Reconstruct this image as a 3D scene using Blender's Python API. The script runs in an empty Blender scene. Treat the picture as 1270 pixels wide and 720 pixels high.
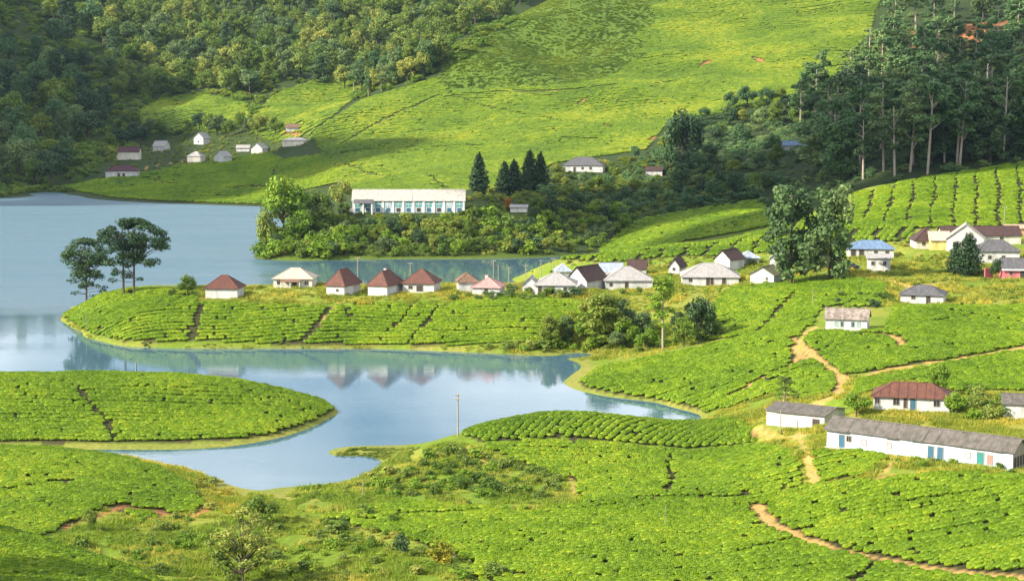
import bpy, bmesh, math, random
import numpy as np
from mathutils import Vector, Matrix

# ------------------------------------------------------------------ camera, sky, sun, exposure
CAM_H = 66.0
PITCH = math.atan(276.0 / 2369.9)
F = 635.0 / math.tan(math.radians(15))
SUN_EL, SUN_AZ = math.radians(31), math.radians(-114)          # azimuth measured from +Y towards +X
TO_SUN = Vector((math.sin(SUN_AZ) * math.cos(SUN_EL), math.cos(SUN_AZ) * math.cos(SUN_EL), math.sin(SUN_EL)))
scene = bpy.context.scene
C = scene.collection
cam_d = bpy.data.cameras.new('camera'); cam = bpy.data.objects.new('camera', cam_d); C.objects.link(cam)
cam_d.sensor_width = 36; cam_d.lens = 18 / math.tan(math.radians(15)); cam_d.clip_start = 1; cam_d.clip_end = 20000
cam.location = (0, 0, CAM_H); cam.rotation_euler = (math.pi / 2 - PITCH, 0, 0)
scene.camera = cam
world = bpy.data.worlds.new('World'); scene.world = world; world.use_nodes = True
wn, wl = world.node_tree.nodes, world.node_tree.links
bg = wn['Background']
sky = wn.new('ShaderNodeTexSky'); sky.sky_type = 'NISHITA'; sky.sun_disc = False
sky.sun_elevation = SUN_EL; sky.sun_rotation = SUN_AZ % (2 * math.pi); sky.altitude = 1600; sky.air_density = 1.0; sky.dust_density = 1.0
# fair-weather clouds all over the sky, laid out on a flat cloud deck
tc = wn.new('ShaderNodeTexCoord'); sep = wn.new('ShaderNodeSeparateXYZ'); wl.new(tc.outputs['Generated'], sep.inputs[0])
zz = wn.new('ShaderNodeMath'); zz.operation = 'MAXIMUM'; zz.inputs[1].default_value = 0.0; wl.new(sep.outputs['Z'], zz.inputs[0])
za = wn.new('ShaderNodeMath'); za.operation = 'ADD'; za.inputs[1].default_value = 0.10; wl.new(zz.outputs[0], za.inputs[0])
dx = wn.new('ShaderNodeMath'); dx.operation = 'DIVIDE'; wl.new(sep.outputs['X'], dx.inputs[0]); wl.new(za.outputs[0], dx.inputs[1])
dy = wn.new('ShaderNodeMath'); dy.operation = 'DIVIDE'; wl.new(sep.outputs['Y'], dy.inputs[0]); wl.new(za.outputs[0], dy.inputs[1])
cb = wn.new('ShaderNodeCombineXYZ'); wl.new(dx.outputs[0], cb.inputs[0]); wl.new(dy.outputs[0], cb.inputs[1])
nz = wn.new('ShaderNodeTexNoise'); nz.inputs['Scale'].default_value = 0.85; nz.inputs['Detail'].default_value = 6; nz.inputs['Roughness'].default_value = 0.55
wl.new(cb.outputs[0], nz.inputs['Vector'])
cr = wn.new('ShaderNodeValToRGB'); cr.color_ramp.elements[0].position = 0.40; cr.color_ramp.elements[1].position = 0.59
wl.new(nz.outputs['Fac'], cr.inputs[0])
mxs = wn.new('ShaderNodeMix'); mxs.data_type = 'RGBA'
mxs.inputs[7].default_value = (14.0, 14.4, 15.0, 1)
wl.new(cr.outputs[0], mxs.inputs[0]); wl.new(sky.outputs[0], mxs.inputs[6]); wl.new(mxs.outputs[2], bg.inputs['Color'])
bg.inputs['Strength'].default_value = 0.066
sun_d = bpy.data.lights.new('sun', 'SUN'); sun_d.energy = 5.0; sun_d.angle = math.radians(0.55); sun_d.color = (1.0, 0.92, 0.76)
sun_o = bpy.data.objects.new('sun', sun_d); C.objects.link(sun_o); sun_o.location = (-100, -50, 200)
sun_o.rotation_euler = TO_SUN.to_track_quat('Z', 'Y').to_euler()
vs = scene.view_settings
vs.view_transform = 'Standard'; vs.look = 'None'; vs.gamma = 1.0; vs.use_curve_mapping = False; vs.exposure = 1.15
scene.cycles.max_bounces = 6; scene.cycles.diffuse_bounces = 2; scene.cycles.glossy_bounces = 3
scene.cycles.transparent_max_bounces = 6; scene.cycles.volume_bounces = 0
scene.cycles.use_adaptive_sampling = True; scene.cycles.adaptive_threshold = 0.02

RNG = np.random.default_rng(7); random.seed(7)
SP, CP = math.sin(PITCH), math.cos(PITCH)

# ------------------------------------------------------------------ sight lines of the camera (for laying the land out)
def ray(px, py):
    cx, cy = (px - 635) / F, (360 - py) / F
    return cx, CP + cy * SP, -SP + cy * CP
def at_depth(px, py, d):
    x, y, z = ray(px, py); t = d / y
    return x * t, d, CAM_H + z * t
def at_z(px, py, z0=0.0):
    x, y, z = ray(px, py); t = (z0 - CAM_H) / z
    return x * t, y * t, z0
def project(x, y, z):
    dz = z - CAM_H
    w = y * CP - dz * SP
    return 635 + F * x / w, 360 - F * (y * SP + dz * CP) / w

# ------------------------------------------------------------------ the lie of the land: smooth surfaces through surveyed points
def pts(L):
    out = []
    for p in L:
        if p[2] == 's': out.append(at_z(p[0], p[1]))              # on the shoreline
        elif p[2] == 'w': out.append(((p[0] - 635) / F * p[1], p[1], p[3]))   # bearing, distance, height
        else: out.append(at_depth(*p))
    return np.array(out, float)
def tps_fit(P, lam=0.3):
    xy = P[:, :2] / 100.0; n = len(P)
    r2 = ((xy[:, None] - xy[None]) ** 2).sum(-1)
    K = 0.5 * r2 * np.log(r2 + 1e-12) + lam * 0.01 * np.eye(n)
    A = np.zeros((n + 3, n + 3)); A[:n, :n] = K; A[:n, n] = 1; A[:n, n + 1:] = xy; A[n:, :n] = A[:n, n:].T
    b = np.zeros(n + 3); b[:n] = P[:, 2]
    return xy, np.linalg.solve(A, b)
def tps_eval(fit, x, y):
    xy, c = fit; n = len(xy); x = x / 100.0; y = y / 100.0
    z = c[n] + c[n + 1] * x + c[n + 2] * y
    for i in range(n):
        r2 = (x - xy[i, 0]) ** 2 + (y - xy[i, 1]) ** 2
        z = z + c[i] * 0.5 * r2 * np.log(r2 + 1e-12)
    return z

MOUND = pts([(-250, 558, 's'), (-120, 558, 's'), (0, 558, 's'), (70, 558, 's'), (130, 558, 's'), (190, 558, 's'), (240, 557, 's'), (285, 554, 's'), (320, 549, 's'), (345, 543, 's'), (370, 536, 's'), (400, 524, 's'), (424, 512, 's'),
    (-250, 472, 360), (-120, 470, 361), (0, 469, 362), (100, 470, 362), (180, 471, 362), (250, 474, 362), (300, 481, 361), (340, 490, 361), (375, 499, 362), (400, 506, 362),
    (-200, 510, 346), (0, 510, 345), (100, 512, 345), (200, 515, 345), (280, 517, 347), (340, 512, 351), (380, 511, 357),
    (-200, 548, 331.5), (0, 548, 331.5), (130, 548, 331.5), (240, 547, 332.5), (300, 541, 336), (345, 533, 341), (380, 522, 350),
    (-250, 395, 'w', 0), (-100, 395, 'w', 0), (50, 395, 'w', 0), (150, 395, 'w', 0), (250, 392, 'w', 0), (330, 388, 'w', 0), (390, 380, 'w', 0),
    (-250, 425, 'w', -5), (50, 425, 'w', -5), (250, 425, 'w', -5), (400, 400, 'w', -5), (470, 370, 'w', -5), (440, 350, 'w', -4), (380, 330, 'w', -5), (280, 315, 'w', -5), (130, 312, 'w', -5), (0, 312, 'w', -5), (-250, 312, 'w', -5)])
CORNER = pts([(-200, 650, 222), (0, 659, 226), (60, 673, 221), (100, 688, 216), (150, 704, 214), (195, 722, 212), (0, 690, 208), (0, 720, 196), (100, 720, 200), (-200, 720, 190),
    (-200, 250, 'w', 0), (0, 252, 'w', 0), (80, 242, 'w', 0), (160, 232, 'w', 0), (240, 226, 'w', 0), (300, 215, 'w', 0), (300, 190, 'w', 4), (200, 170, 'w', 12), (0, 165, 'w', 18), (-200, 165, 'w', 20), (420, 200, 'w', -8), (420, 250, 'w', -10), (0, 290, 'w', -10), (300, 280, 'w', -10)])
MAIN = pts([
    # near left hill and the marshy valley
    (-250, 555, 313), (0, 557, 312), (60, 559, 311), (110, 567, 308), (160, 577, 304), (200, 589, 299), (235, 606, 291), (255, 627, 279.5), (215, 636, 276), (170, 642, 272), (100, 640, 268), (90, 655, 262), (50, 666, 253), (0, 668, 250), (-250, 672, 250), (0, 610, 284), (100, 605, 286), (180, 612, 283), (-250, 610, 285),
    (-250, 328, 'w', 0), (0, 327, 'w', 0), (70, 326, 'w', 0), (130, 321, 'w', 0.1), (180, 314, 'w', 0.15), (220, 310, 'w', 0.15), (250, 306, 'w', 0.1), (262, 592, 's'), (285, 603, 's'), (305, 613, 's'), (322, 606, 's'), (350, 598, 's'), (395, 600, 's'), (430, 596, 's'), (447, 588, 's'),
    (0, 345, 'w', -5), (130, 335, 'w', -4), (215, 323, 'w', -1), (290, 310, 'w', -1.6), (340, 318, 'w', -2.5), (420, 312, 'w', -2), (340, 345, 'w', -5), (440, 345, 'w', -4),
    (200, 680, 252), (300, 645, 271), (300, 680, 254), (380, 640, 272), (400, 700, 246), (300, 716, 241), (120, 690, 250), (450, 625, 282), (480, 655, 266), (560, 690, 247), (380, 615, 290),
    # promontory
    (398, 566, 's'), (450, 562, 's'), (500, 559, 's'), (410, 325.5, 'w', 0.25), (430, 325.5, 'w', 0.4), (460, 326, 'w', 0.5), (490, 327, 'w', 0.6), (520, 328, 'w', 1.0), (400, 317, 'w', -0.8), (425, 316.5, 'w', -0.8), (450, 315.5, 'w', -0.7), (470, 315, 'w', -0.35), (410, 335, 'w', -1.0), (450, 336, 'w', -1.0), (490, 337, 'w', -1.0), (385, 325, 'w', -0.6), (505, 568, 310), (540, 551, 315), (570, 541, 318), (610, 525, 325), (670, 512, 331), (720, 513, 334), (780, 517, 335), (860, 526, 334), (905, 522, 342),
    (560, 338, 'w', -1), (600, 347, 'w', -2), (700, 352, 'w', -2.2), (800, 352, 'w', -2), (850, 353, 'w', -1), (520, 340, 'w', -2), (500, 360, 'w', -5), (650, 370, 'w', -5), (780, 372, 'w', -4),
    (600, 570, 306), (640, 592, 295), (560, 600, 290), (520, 590, 297), (480, 600, 294), (700, 602, 290), (760, 600, 288), (760, 555, 312), (680, 545, 315), (830, 602, 288), (900, 560, 312), (620, 612, 283), (705, 620, 281),
    (950, 560, 300), (1000, 600, 272), (955, 531, 321), (1100, 600, 262), (1180, 592, 261), (935, 630, 268), (850, 622, 272), (700, 640, 266), (700, 720, 235), (850, 680, 248), (1000, 680, 242), (1100, 720, 225), (1270, 720, 215), (1450, 720, 205), (1270, 650, 238), (1270, 590, 258), (1450, 590, 250), (550, 652, 264), (1130, 655, 246), (570, 720, 235),
    # right hand terraces
    (1020, 552, 286), (1130, 565, 278), (1240, 582, 268), (1130, 531, 298), (1250, 542, 288), (1080, 513, 306), (1180, 516, 303), (1270, 520, 301), (1450, 520, 295), (1000, 502, 325), (940, 506, 341), (900, 513, 351), (940, 472, 368), (1000, 440, 381), (1040, 470, 352), (1000, 410, 402), (1055, 415, 392), (1150, 440, 370), (1270, 430, 373), (1450, 430, 370), (1270, 470, 340), (1150, 480, 332),
    (900, 436, 400), (800, 457, 403), (850, 446, 402), (950, 418, 402), (740, 468, 401), (695, 474, 's'), (712, 483, 's'), (745, 491, 's'), (780, 496, 's'), (830, 505, 's'), (868, 513, 's'), (800, 477, 385), (870, 480, 375),
    # shrub hollow, peninsula field, village
    (720, 441, 440), (800, 434, 431), (860, 421, 436), (900, 406, 440), (940, 396, 441),
    (150, 429, 's'), (200, 431, 's'), (240, 432, 's'), (300, 432, 's'), (370, 432, 's'), (430, 432, 's'), (480, 433, 's'), (540, 435, 's'), (600, 438, 's'), (650, 441, 's'), (690, 446, 's'), (700, 430, 'w', 0),
    (150, 440, 'w', -4), (300, 438, 'w', -4), (480, 437, 'w', -4), (600, 430, 'w', -4), (660, 425, 'w', -3), (680, 412, 'w', -1), (690, 385, 'w', -2), (600, 390, 'w', -5),
    (240, 400, 461), (160, 395, 466), (240, 376, 472), (370, 400, 461), (370, 372, 472), (480, 400, 461), (480, 372, 473), (600, 400, 460), (600, 371, 473), (700, 400, 457), (700, 367, 476), (300, 492, 'w', 9.0), (420, 492, 'w', 9.2), (520, 492, 'w', 9.6), (620, 494, 'w', 9.6), (780, 362, 487), (800, 395, 456), (880, 356, 487), (955, 353, 478), (1000, 345, 485), (1000, 375, 446), (900, 380, 456),
    (78, 391, 's'), (90, 402, 's'), (105, 412, 's'), (125, 422, 's'), (105, 376, 492), (150, 364, 491), (225, 363, 488), (300, 368, 478), (130, 395, 470),
    (60, 515, 'w', -3), (78, 525, 'w', 0), (120, 536, 'w', 0), (180, 541, 'w', 0), (300, 545, 'w', 0), (420, 545, 'w', 0), (520, 547, 'w', 0), (600, 551, 'w', 0), (640, 560, 'w', 0), (650, 585, 'w', 0), (660, 612, 'w', 0),
    (60, 560, 'w', -6), (180, 570, 'w', -5), (420, 575, 'w', -5), (580, 585, 'w', -4), (620, 630, 'w', -3), (700, 640, 'w', -1), (40, 480, 'w', -5), (80, 460, 'w', -4),
    (680, 325, 590), (720, 320, 592), (800, 309, 592), (880, 327, 530), (800, 338, 530), (720, 345, 525), (950, 290, 600), (1000, 301, 560), (950, 322, 530), (1090, 337, 490), (1040, 337, 490), (1150, 312, 520), (1230, 312, 518), (1270, 302, 530), (1270, 347, 465), (1170, 377, 430), (1270, 390, 415), (1450, 390, 412), (1450, 345, 465), (1120, 347, 470), (1060, 284, 560), (1270, 277, 565), (1450, 275, 565), (1270, 205, 680), (1450, 195, 680), (1150, 222, 660), (1060, 240, 640), (960, 262, 700), (945, 286, 650), (1000, 270, 640), (830, 272, 740), (890, 262, 725), (740, 312, 's'), (770, 305, 680), (850, 296, 672),
    (1270, 770, 'w', 26), (1450, 770, 'w', 30), (1060, 730, 'w', 12), (900, 790, 'w', 2), (760, 770, 'w', -8), (700, 690, 'w', -4), (620, 700, 'w', -10), (300, 700, 'w', -15), (0, 700, 'w', -15), (-250, 700, 'w', -15), (-250, 480, 'w', -8), (-250, 400, 'w', -8), (-250, 345, 'w', -6), (1100, 900, 'w', -20), (600, 900, 'w', -40), (0, 900, 'w', -40), (1500, 900, 'w', 10)])
FAR = pts([(315, 319, 's'), (330, 322, 's'), (370, 323, 's'), (430, 322, 's'), (500, 321, 's'), (560, 321, 's'), (630, 320, 's'), (700, 318, 's'), (742, 313, 's'),
    (435, 264, 703), (500, 264, 704), (580, 264, 705), (650, 263, 715), (720, 266, 730), (360, 292, 690), (400, 272, 700), (332, 308, 682), (500, 292, 688), (600, 292, 688), (680, 292, 700),
    (300, 690, 'w', -3), (295, 730, 'w', -3), (400, 640, 'w', -5), (560, 640, 'w', -5), (700, 640, 'w', -6), (340, 820, 'w', -3), (250, 850, 'w', -4), (120, 870, 'w', -4), (0, 900, 'w', -4), (-200, 900, 'w', -5), (380, 760, 'w', 6), (400, 820, 'w', 6), (360, 745, 'w', 2), (330, 745, 'w', -2),
    (78, 239, 's'), (100, 243, 's'), (130, 248, 's'), (200, 252, 's'), (260, 254, 's'), (320, 256, 's'), (360, 258, 's'), (0, 246, 's'), (-120, 246, 's'), (-250, 246, 's'), (50, 242, 's'),
    (80, 226, 1055), (200, 226, 1010), (300, 221, 992), (150, 216, 1058), (165, 196, 1108), (200, 186, 1130), (240, 176, 1130), (270, 199, 1070), (320, 189, 1080), (365, 179, 1080), (400, 201, 980), (430, 232, 850), (240, 130, 1280), (200, 142, 1230), (120, 172, 1180), (350, 130, 1190),
    (0, 205, 1080), (60, 150, 1180), (0, 100, 1250), (-200, 180, 1080), (-200, 90, 1250), (60, 60, 1350), (0, 0, 1440), (-200, 0, 1440), (130, 150, 1230), (100, 205, 1095),
    (400, 150, 1085), (480, 150, 1062), (540, 101, 1150), (470, 117, 1130), (420, 135, 1110), (553, 68, 1200), (600, 47, 1235), (640, 30, 1270), (693, -2, 1330), (730, -25, 1380), (600, 100, 1130), (660, 60, 1220),
    (600, 1420, 'w', 72), (520, 1330, 'w', 60), (440, 1230, 'w', 42), (690, 1520, 'w', 95), (350, 95, 1300),
    (800, 0, 1330), (900, 0, 1330), (1000, 0, 1320), (1100, 0, 1290), (1270, 0, 1270), (1450, 0, 1250), (800, -45, 1480), (1000, -45, 1480), (1270, -45, 1450), (1450, -45, 1450),
    (700, 100, 1120), (700, 180, 950), (620, 237, 790), (550, 236, 800), (450, 238, 800), (560, 170, 1010), (800, 100, 1110), (800, 200, 870), (720, 212, 850), (900, 100, 1100), (900, 200, 830), (810, 218, 845), (1000, 150, 950), (1000, 200, 785), (1100, 100, 1000), (1100, 216, 700), (1270, 100, 1000), (1450, 100, 1000), (1270, 190, 700), (1450, 185, 700), (1200, 213, 690), (950, 250, 742), (850, 242, 790), (760, 247, 790), (1180, 150, 850),
    (1270, 630, 'w', 12), (1060, 600, 'w', 5), (900, 690, 'w', 3), (800, 690, 'w', -1), (1450, 630, 'w', 14), (760, 640, 'w', -8), (1000, 560, 'w', -8), (1270, 560, 'w', -5),
    (0, 1700, 'w', 150), (900, 1800, 'w', 160), (1450, 1800, 'w', 160), (-250, 1700, 'w', 150)])
BACK = pts([(420, 122, 1340), (480, 92, 1400), (560, 62, 1450), (620, 22, 1500), (660, -30, 1600), (300, 62, 1500), (300, 0, 1680), (150, 62, 1500), (150, 102, 1360), (240, 112, 1330), (320, 112, 1320), (370, 120, 1320), (100, -30, 1750), (300, -45, 1800), (500, -45, 1750), (500, 20, 1580), (400, 60, 1480), (0, -45, 1700), (-250, -45, 1700), (-250, 50, 1450), (0, 60, 1420), (700, -50, 1750), (900, -50, 1850), (1270, -50, 1900), (1450, -50, 1900),
    (0, 1250, 'w', 25), (150, 1250, 'w', 20), (300, 1230, 'w', 20), (420, 1240, 'w', 20), (560, 1300, 'w', 20), (700, 1400, 'w', 50), (900, 1500, 'w', 60), (1270, 1500, 'w', 60), (-250, 1250, 'w', 25), (0, 1000, 'w', -60), (400, 1000, 'w', -60), (900, 1000, 'w', -60), (1400, 1000, 'w', -60), (0, 2400, 'w', 190), (700, 2400, 'w', 190), (1400, 2400, 'w', 190)])

# value noise for gentle unevenness
_perm = np.random.default_rng(3).random((256, 256))
def vnoise(x, y):
    xi, yi = np.floor(x).astype(int), np.floor(y).astype(int); fx, fy = x - xi, y - yi
    fx = fx * fx * (3 - 2 * fx); fy = fy * fy * (3 - 2 * fy)
    g = lambda a, b: _perm[a & 255, b & 255]
    return (g(xi, yi) * (1 - fx) + g(xi + 1, yi) * fx) * (1 - fy) + (g(xi, yi + 1) * (1 - fx) + g(xi + 1, yi + 1) * fx) * fy - 0.5

A_COLS = np.concatenate([np.linspace(-1.1, -0.36, 26)[:-1], np.linspace(-0.36, 0.36, 470), np.linspace(0.36, 1.1, 26)[1:]])
Y_ROWS = np.geomspace(110, 2600, 600)
AA, YY = np.meshgrid(A_COLS, Y_ROWS)
XX = AA * YY
def layers(x, y):
    out = []
    b = np.clip(x / y, -0.40, 0.40) * y                       # beyond the surveyed bearings the land runs on level
    for P, lo, hi in ((FITS[0], 300, 430), (FITS[1], 120, 290), (FITS[2], 190, 900), (FITS[3], 600, 1900), (FITS[4], 1050, 2700)):
        z = np.full(x.shape, -12.0)
        m = (y >= lo) & (y <= hi)
        z[m] = tps_eval(P, b[m], y[m])
        out.append(z)
    out.append(np.where(y < 230, 58 - 0.345 * y + 0.02 * np.abs(x), -12.0))     # the slope the camera stands on
    return out
FITS = [tps_fit(P) for P in (MOUND, CORNER, MAIN, FAR, BACK)]
LZ = layers(XX, YY)
ZZ = np.maximum.reduce(LZ)
ZZ = np.maximum(ZZ, -6.0)
LAYER = np.argmax(np.stack(LZ), 0)
amp = np.clip((ZZ - 0.6) / 3.0, 0, 1)
ZZ = ZZ + amp * (vnoise(XX / 17, YY / 17) * 0.7 + vnoise(XX / 6 + 40, YY / 6) * 0.28) * np.clip(YY / 400, 0.6, 2.5)
ZZ = ZZ + np.where(YY > 850, np.clip((YY - 850) / 300, 0, 1) * (vnoise(XX / 75 + YY / 260, YY / 90) * 13 + vnoise(XX / 30 + 9 + YY / 120, YY / 45) * 5) * amp, 0)

def height(x, y):
    x = np.asarray(x, float); y = np.asarray(y, float)
    a = np.clip(x / y, A_COLS[0], A_COLS[-1] - 1e-9); yy = np.clip(y, Y_ROWS[0], Y_ROWS[-1] - 1e-6)
    j = np.clip(np.searchsorted(A_COLS, a) - 1, 0, len(A_COLS) - 2)
    i = np.clip(np.searchsorted(Y_ROWS, yy) - 1, 0, len(Y_ROWS) - 2)
    fa = (a - A_COLS[j]) / (A_COLS[j + 1] - A_COLS[j]); fy = (yy - Y_ROWS[i]) / (Y_ROWS[i + 1] - Y_ROWS[i])
    return (ZZ[i, j] * (1 - fa) + ZZ[i, j + 1] * fa) * (1 - fy) + (ZZ[i + 1, j] * (1 - fa) + ZZ[i + 1, j + 1] * fa) * fy
def on_ground(px, py, dmin=150.0, dmax=2300.0):
    """where the sight line through a picture point first meets the land (or the lake)"""
    d = np.geomspace(dmin, dmax, 1600)
    x, y, z = ray(px, py); t = d / y
    X, Z = x * t, CAM_H + z * t
    g = np.maximum(height(X, d), 0.0)
    k = np.argmax(Z < g) if (Z < g).any() else len(d) - 1
    return Vector((X[k], d[k], g[k]))
def ground_at(px, d):
    x = (px - 635) / F * d * 1.003
    return Vector((x, d, float(height(x, d))))
def in_poly(px, py, poly):
    px = np.asarray(px); py = np.asarray(py); r = np.zeros(px.shape, bool); n = len(poly)
    for i in range(n):
        x0, y0 = poly[i]; x1, y1 = poly[(i + 1) % n]
        if y0 == y1: continue
        c = ((y0 > py) != (y1 > py)) & (px < (x1 - x0) * (py - y0) / (y1 - y0) + x0)
        r ^= c
    return r
def seg_dist(x, y, line):
    d = np.full(np.shape(x), 1e9)
    for (x0, y0), (x1, y1) in zip(line[:-1], line[1:]):
        vx, vy = x1 - x0, y1 - y0; L2 = vx * vx + vy * vy + 1e-9
        t = np.clip(((x - x0) * vx + (y - y0) * vy) / L2, 0, 1)
        d = np.minimum(d, np.hypot(x - x0 - t * vx, y - y0 - t * vy))
    return d

# ------------------------------------------------------------------ materials
def new_mat(name):
    m = bpy.data.materials.new(name); m.use_nodes = True
    return m, m.node_tree.nodes, m.node_tree.links, m.node_tree.nodes['Principled BSDF']
MATS = {}
def plain(name, col, rough=0.7, var=0.25, scale=3.0, bump=0.0, spec=0.3, streak=None, stain=None):
    """painted, rusty or weathered surface: colour broken up by two sizes of noise"""
    if name in MATS: return MATS[name]
    m, n, l, b = new_mat(name)
    t = n.new('ShaderNodeTexCoord'); mp = n.new('ShaderNodeMapping'); l.new(t.outputs['Object'], mp.inputs[0])
    if streak: mp.inputs['Scale'].default_value = streak
    a = n.new('ShaderNodeTexNoise'); a.inputs['Scale'].default_value = scale; a.inputs['Detail'].default_value = 6; a.inputs['Roughness'].default_value = 0.65
    l.new(mp.outputs[0], a.inputs['Vector'])
    r = n.new('ShaderNodeValToRGB'); r.color_ramp.elements[0].position = 0.3; r.color_ramp.elements[1].position = 0.7
    s = stain or tuple(c * (1 - var) for c in col)
    r.color_ramp.elements[0].color = (*s, 1); r.color_ramp.elements[1].color = (*col, 1)
    l.new(a.outputs['Fac'], r.inputs[0]); l.new(r.outputs[0], b.inputs['Base Color'])
    b.inputs['Roughness'].default_value = rough; b.inputs['Specular IOR Level'].default_value = spec
    if bump:
        bp = n.new('ShaderNodeBump'); bp.inputs['Strength'].default_value = bump; bp.inputs['Distance'].default_value = 0.05
        l.new(a.outputs['Fac'], bp.inputs['Height']); l.new(bp.outputs[0], b.inputs['Normal'])
    MATS[name] = m
    return m
def leafy(name, c0, c1, c2=None, patch=0.05, trans=0.25, drift=2.2):
    """foliage: colour varies from plant to plant and in drifts over the ground"""
    if name in MATS: return MATS[name]
    m, n, l, b = new_mat(name)
    oi = n.new('ShaderNodeObjectInfo'); g = n.new('ShaderNodeNewGeometry')
    nz = n.new('ShaderNodeTexNoise'); nz.inputs['Scale'].default_value = patch; nz.inputs['Detail'].default_value = 4
    l.new(g.outputs['Position'], nz.inputs['Vector'])
    a = n.new('ShaderNodeMath'); a.operation = 'MULTIPLY_ADD'; a.inputs[1].default_value = 0.45
    l.new(oi.outputs['Random'], a.inputs[0]); 
    s = n.new('ShaderNodeMath'); s.operation = 'MULTIPLY_ADD'; s.inputs[1].default_value = drift; s.inputs[2].default_value = 0.27 - drift * 0.5
    l.new(nz.outputs['Fac'], s.inputs[0]); l.new(s.outputs[0], a.inputs[2])
    rp = n.new('ShaderNodeMath'); rp.operation = 'MULTIPLY_ADD'; rp.inputs[1].default_value = 0.3
    l.new(g.outputs['Random Per Island'], rp.inputs[0]); l.new(a.outputs[0], rp.inputs[2])
    r = n.new('ShaderNodeValToRGB'); r.color_ramp.elements[0].position = 0.12; r.color_ramp.elements[0].color = (*c0, 1)
    r.color_ramp.elements[1].position = 0.75; r.color_ramp.elements[1].color = (*c1, 1)
    if c2:
        e = r.color_ramp.elements.new(0.98); e.color = (*c2, 1)
    l.new(rp.outputs[0], r.inputs[0]); l.new(r.outputs[0], b.inputs['Base Color'])
    b.inputs['Roughness'].default_value = 0.55; b.inputs['Specular IOR Level'].default_value = 0.25
    tr = n.new('ShaderNodeBsdfTranslucent'); mx = n.new('ShaderNodeMixShader'); mx.inputs[0].default_value = trans
    l.new(r.outputs[0], tr.inputs['Color']); out = n['Material Output']
    l.new(b.outputs[0], mx.inputs[1]); l.new(tr.outputs[0], mx.inputs[2]); l.new(mx.outputs[0], out.inputs['Surface'])
    MATS[name] = m
    return m

# ------------------------------------------------------------------ tagging and mesh helpers
def tag(o, label=None, cat=None, group=None, kind=None):
    for k, v in (('label', label), ('category', cat), ('group', group), ('kind', kind)):
        if v: o[k] = v
    return o
def mesh_obj(name, verts, faces, mat=None, parent=None, smooth=False):
    me = bpy.data.meshes.new(name); me.from_pydata([tuple(v) for v in verts], [], faces)
    if mat: me.materials.append(mat)
    if smooth: me.polygons.foreach_set('use_smooth', [True] * len(me.polygons))
    o = bpy.data.objects.new(name, me); C.objects.link(o); o.parent = parent
    return o
def empty(name, loc, rz=0.0, s=1.0):
    o = bpy.data.objects.new(name, None); C.objects.link(o); o.location = loc; o.rotation_euler = (0, 0, rz); o.scale = (s, s, s)
    o.empty_display_size = 0.5
    return o
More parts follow.
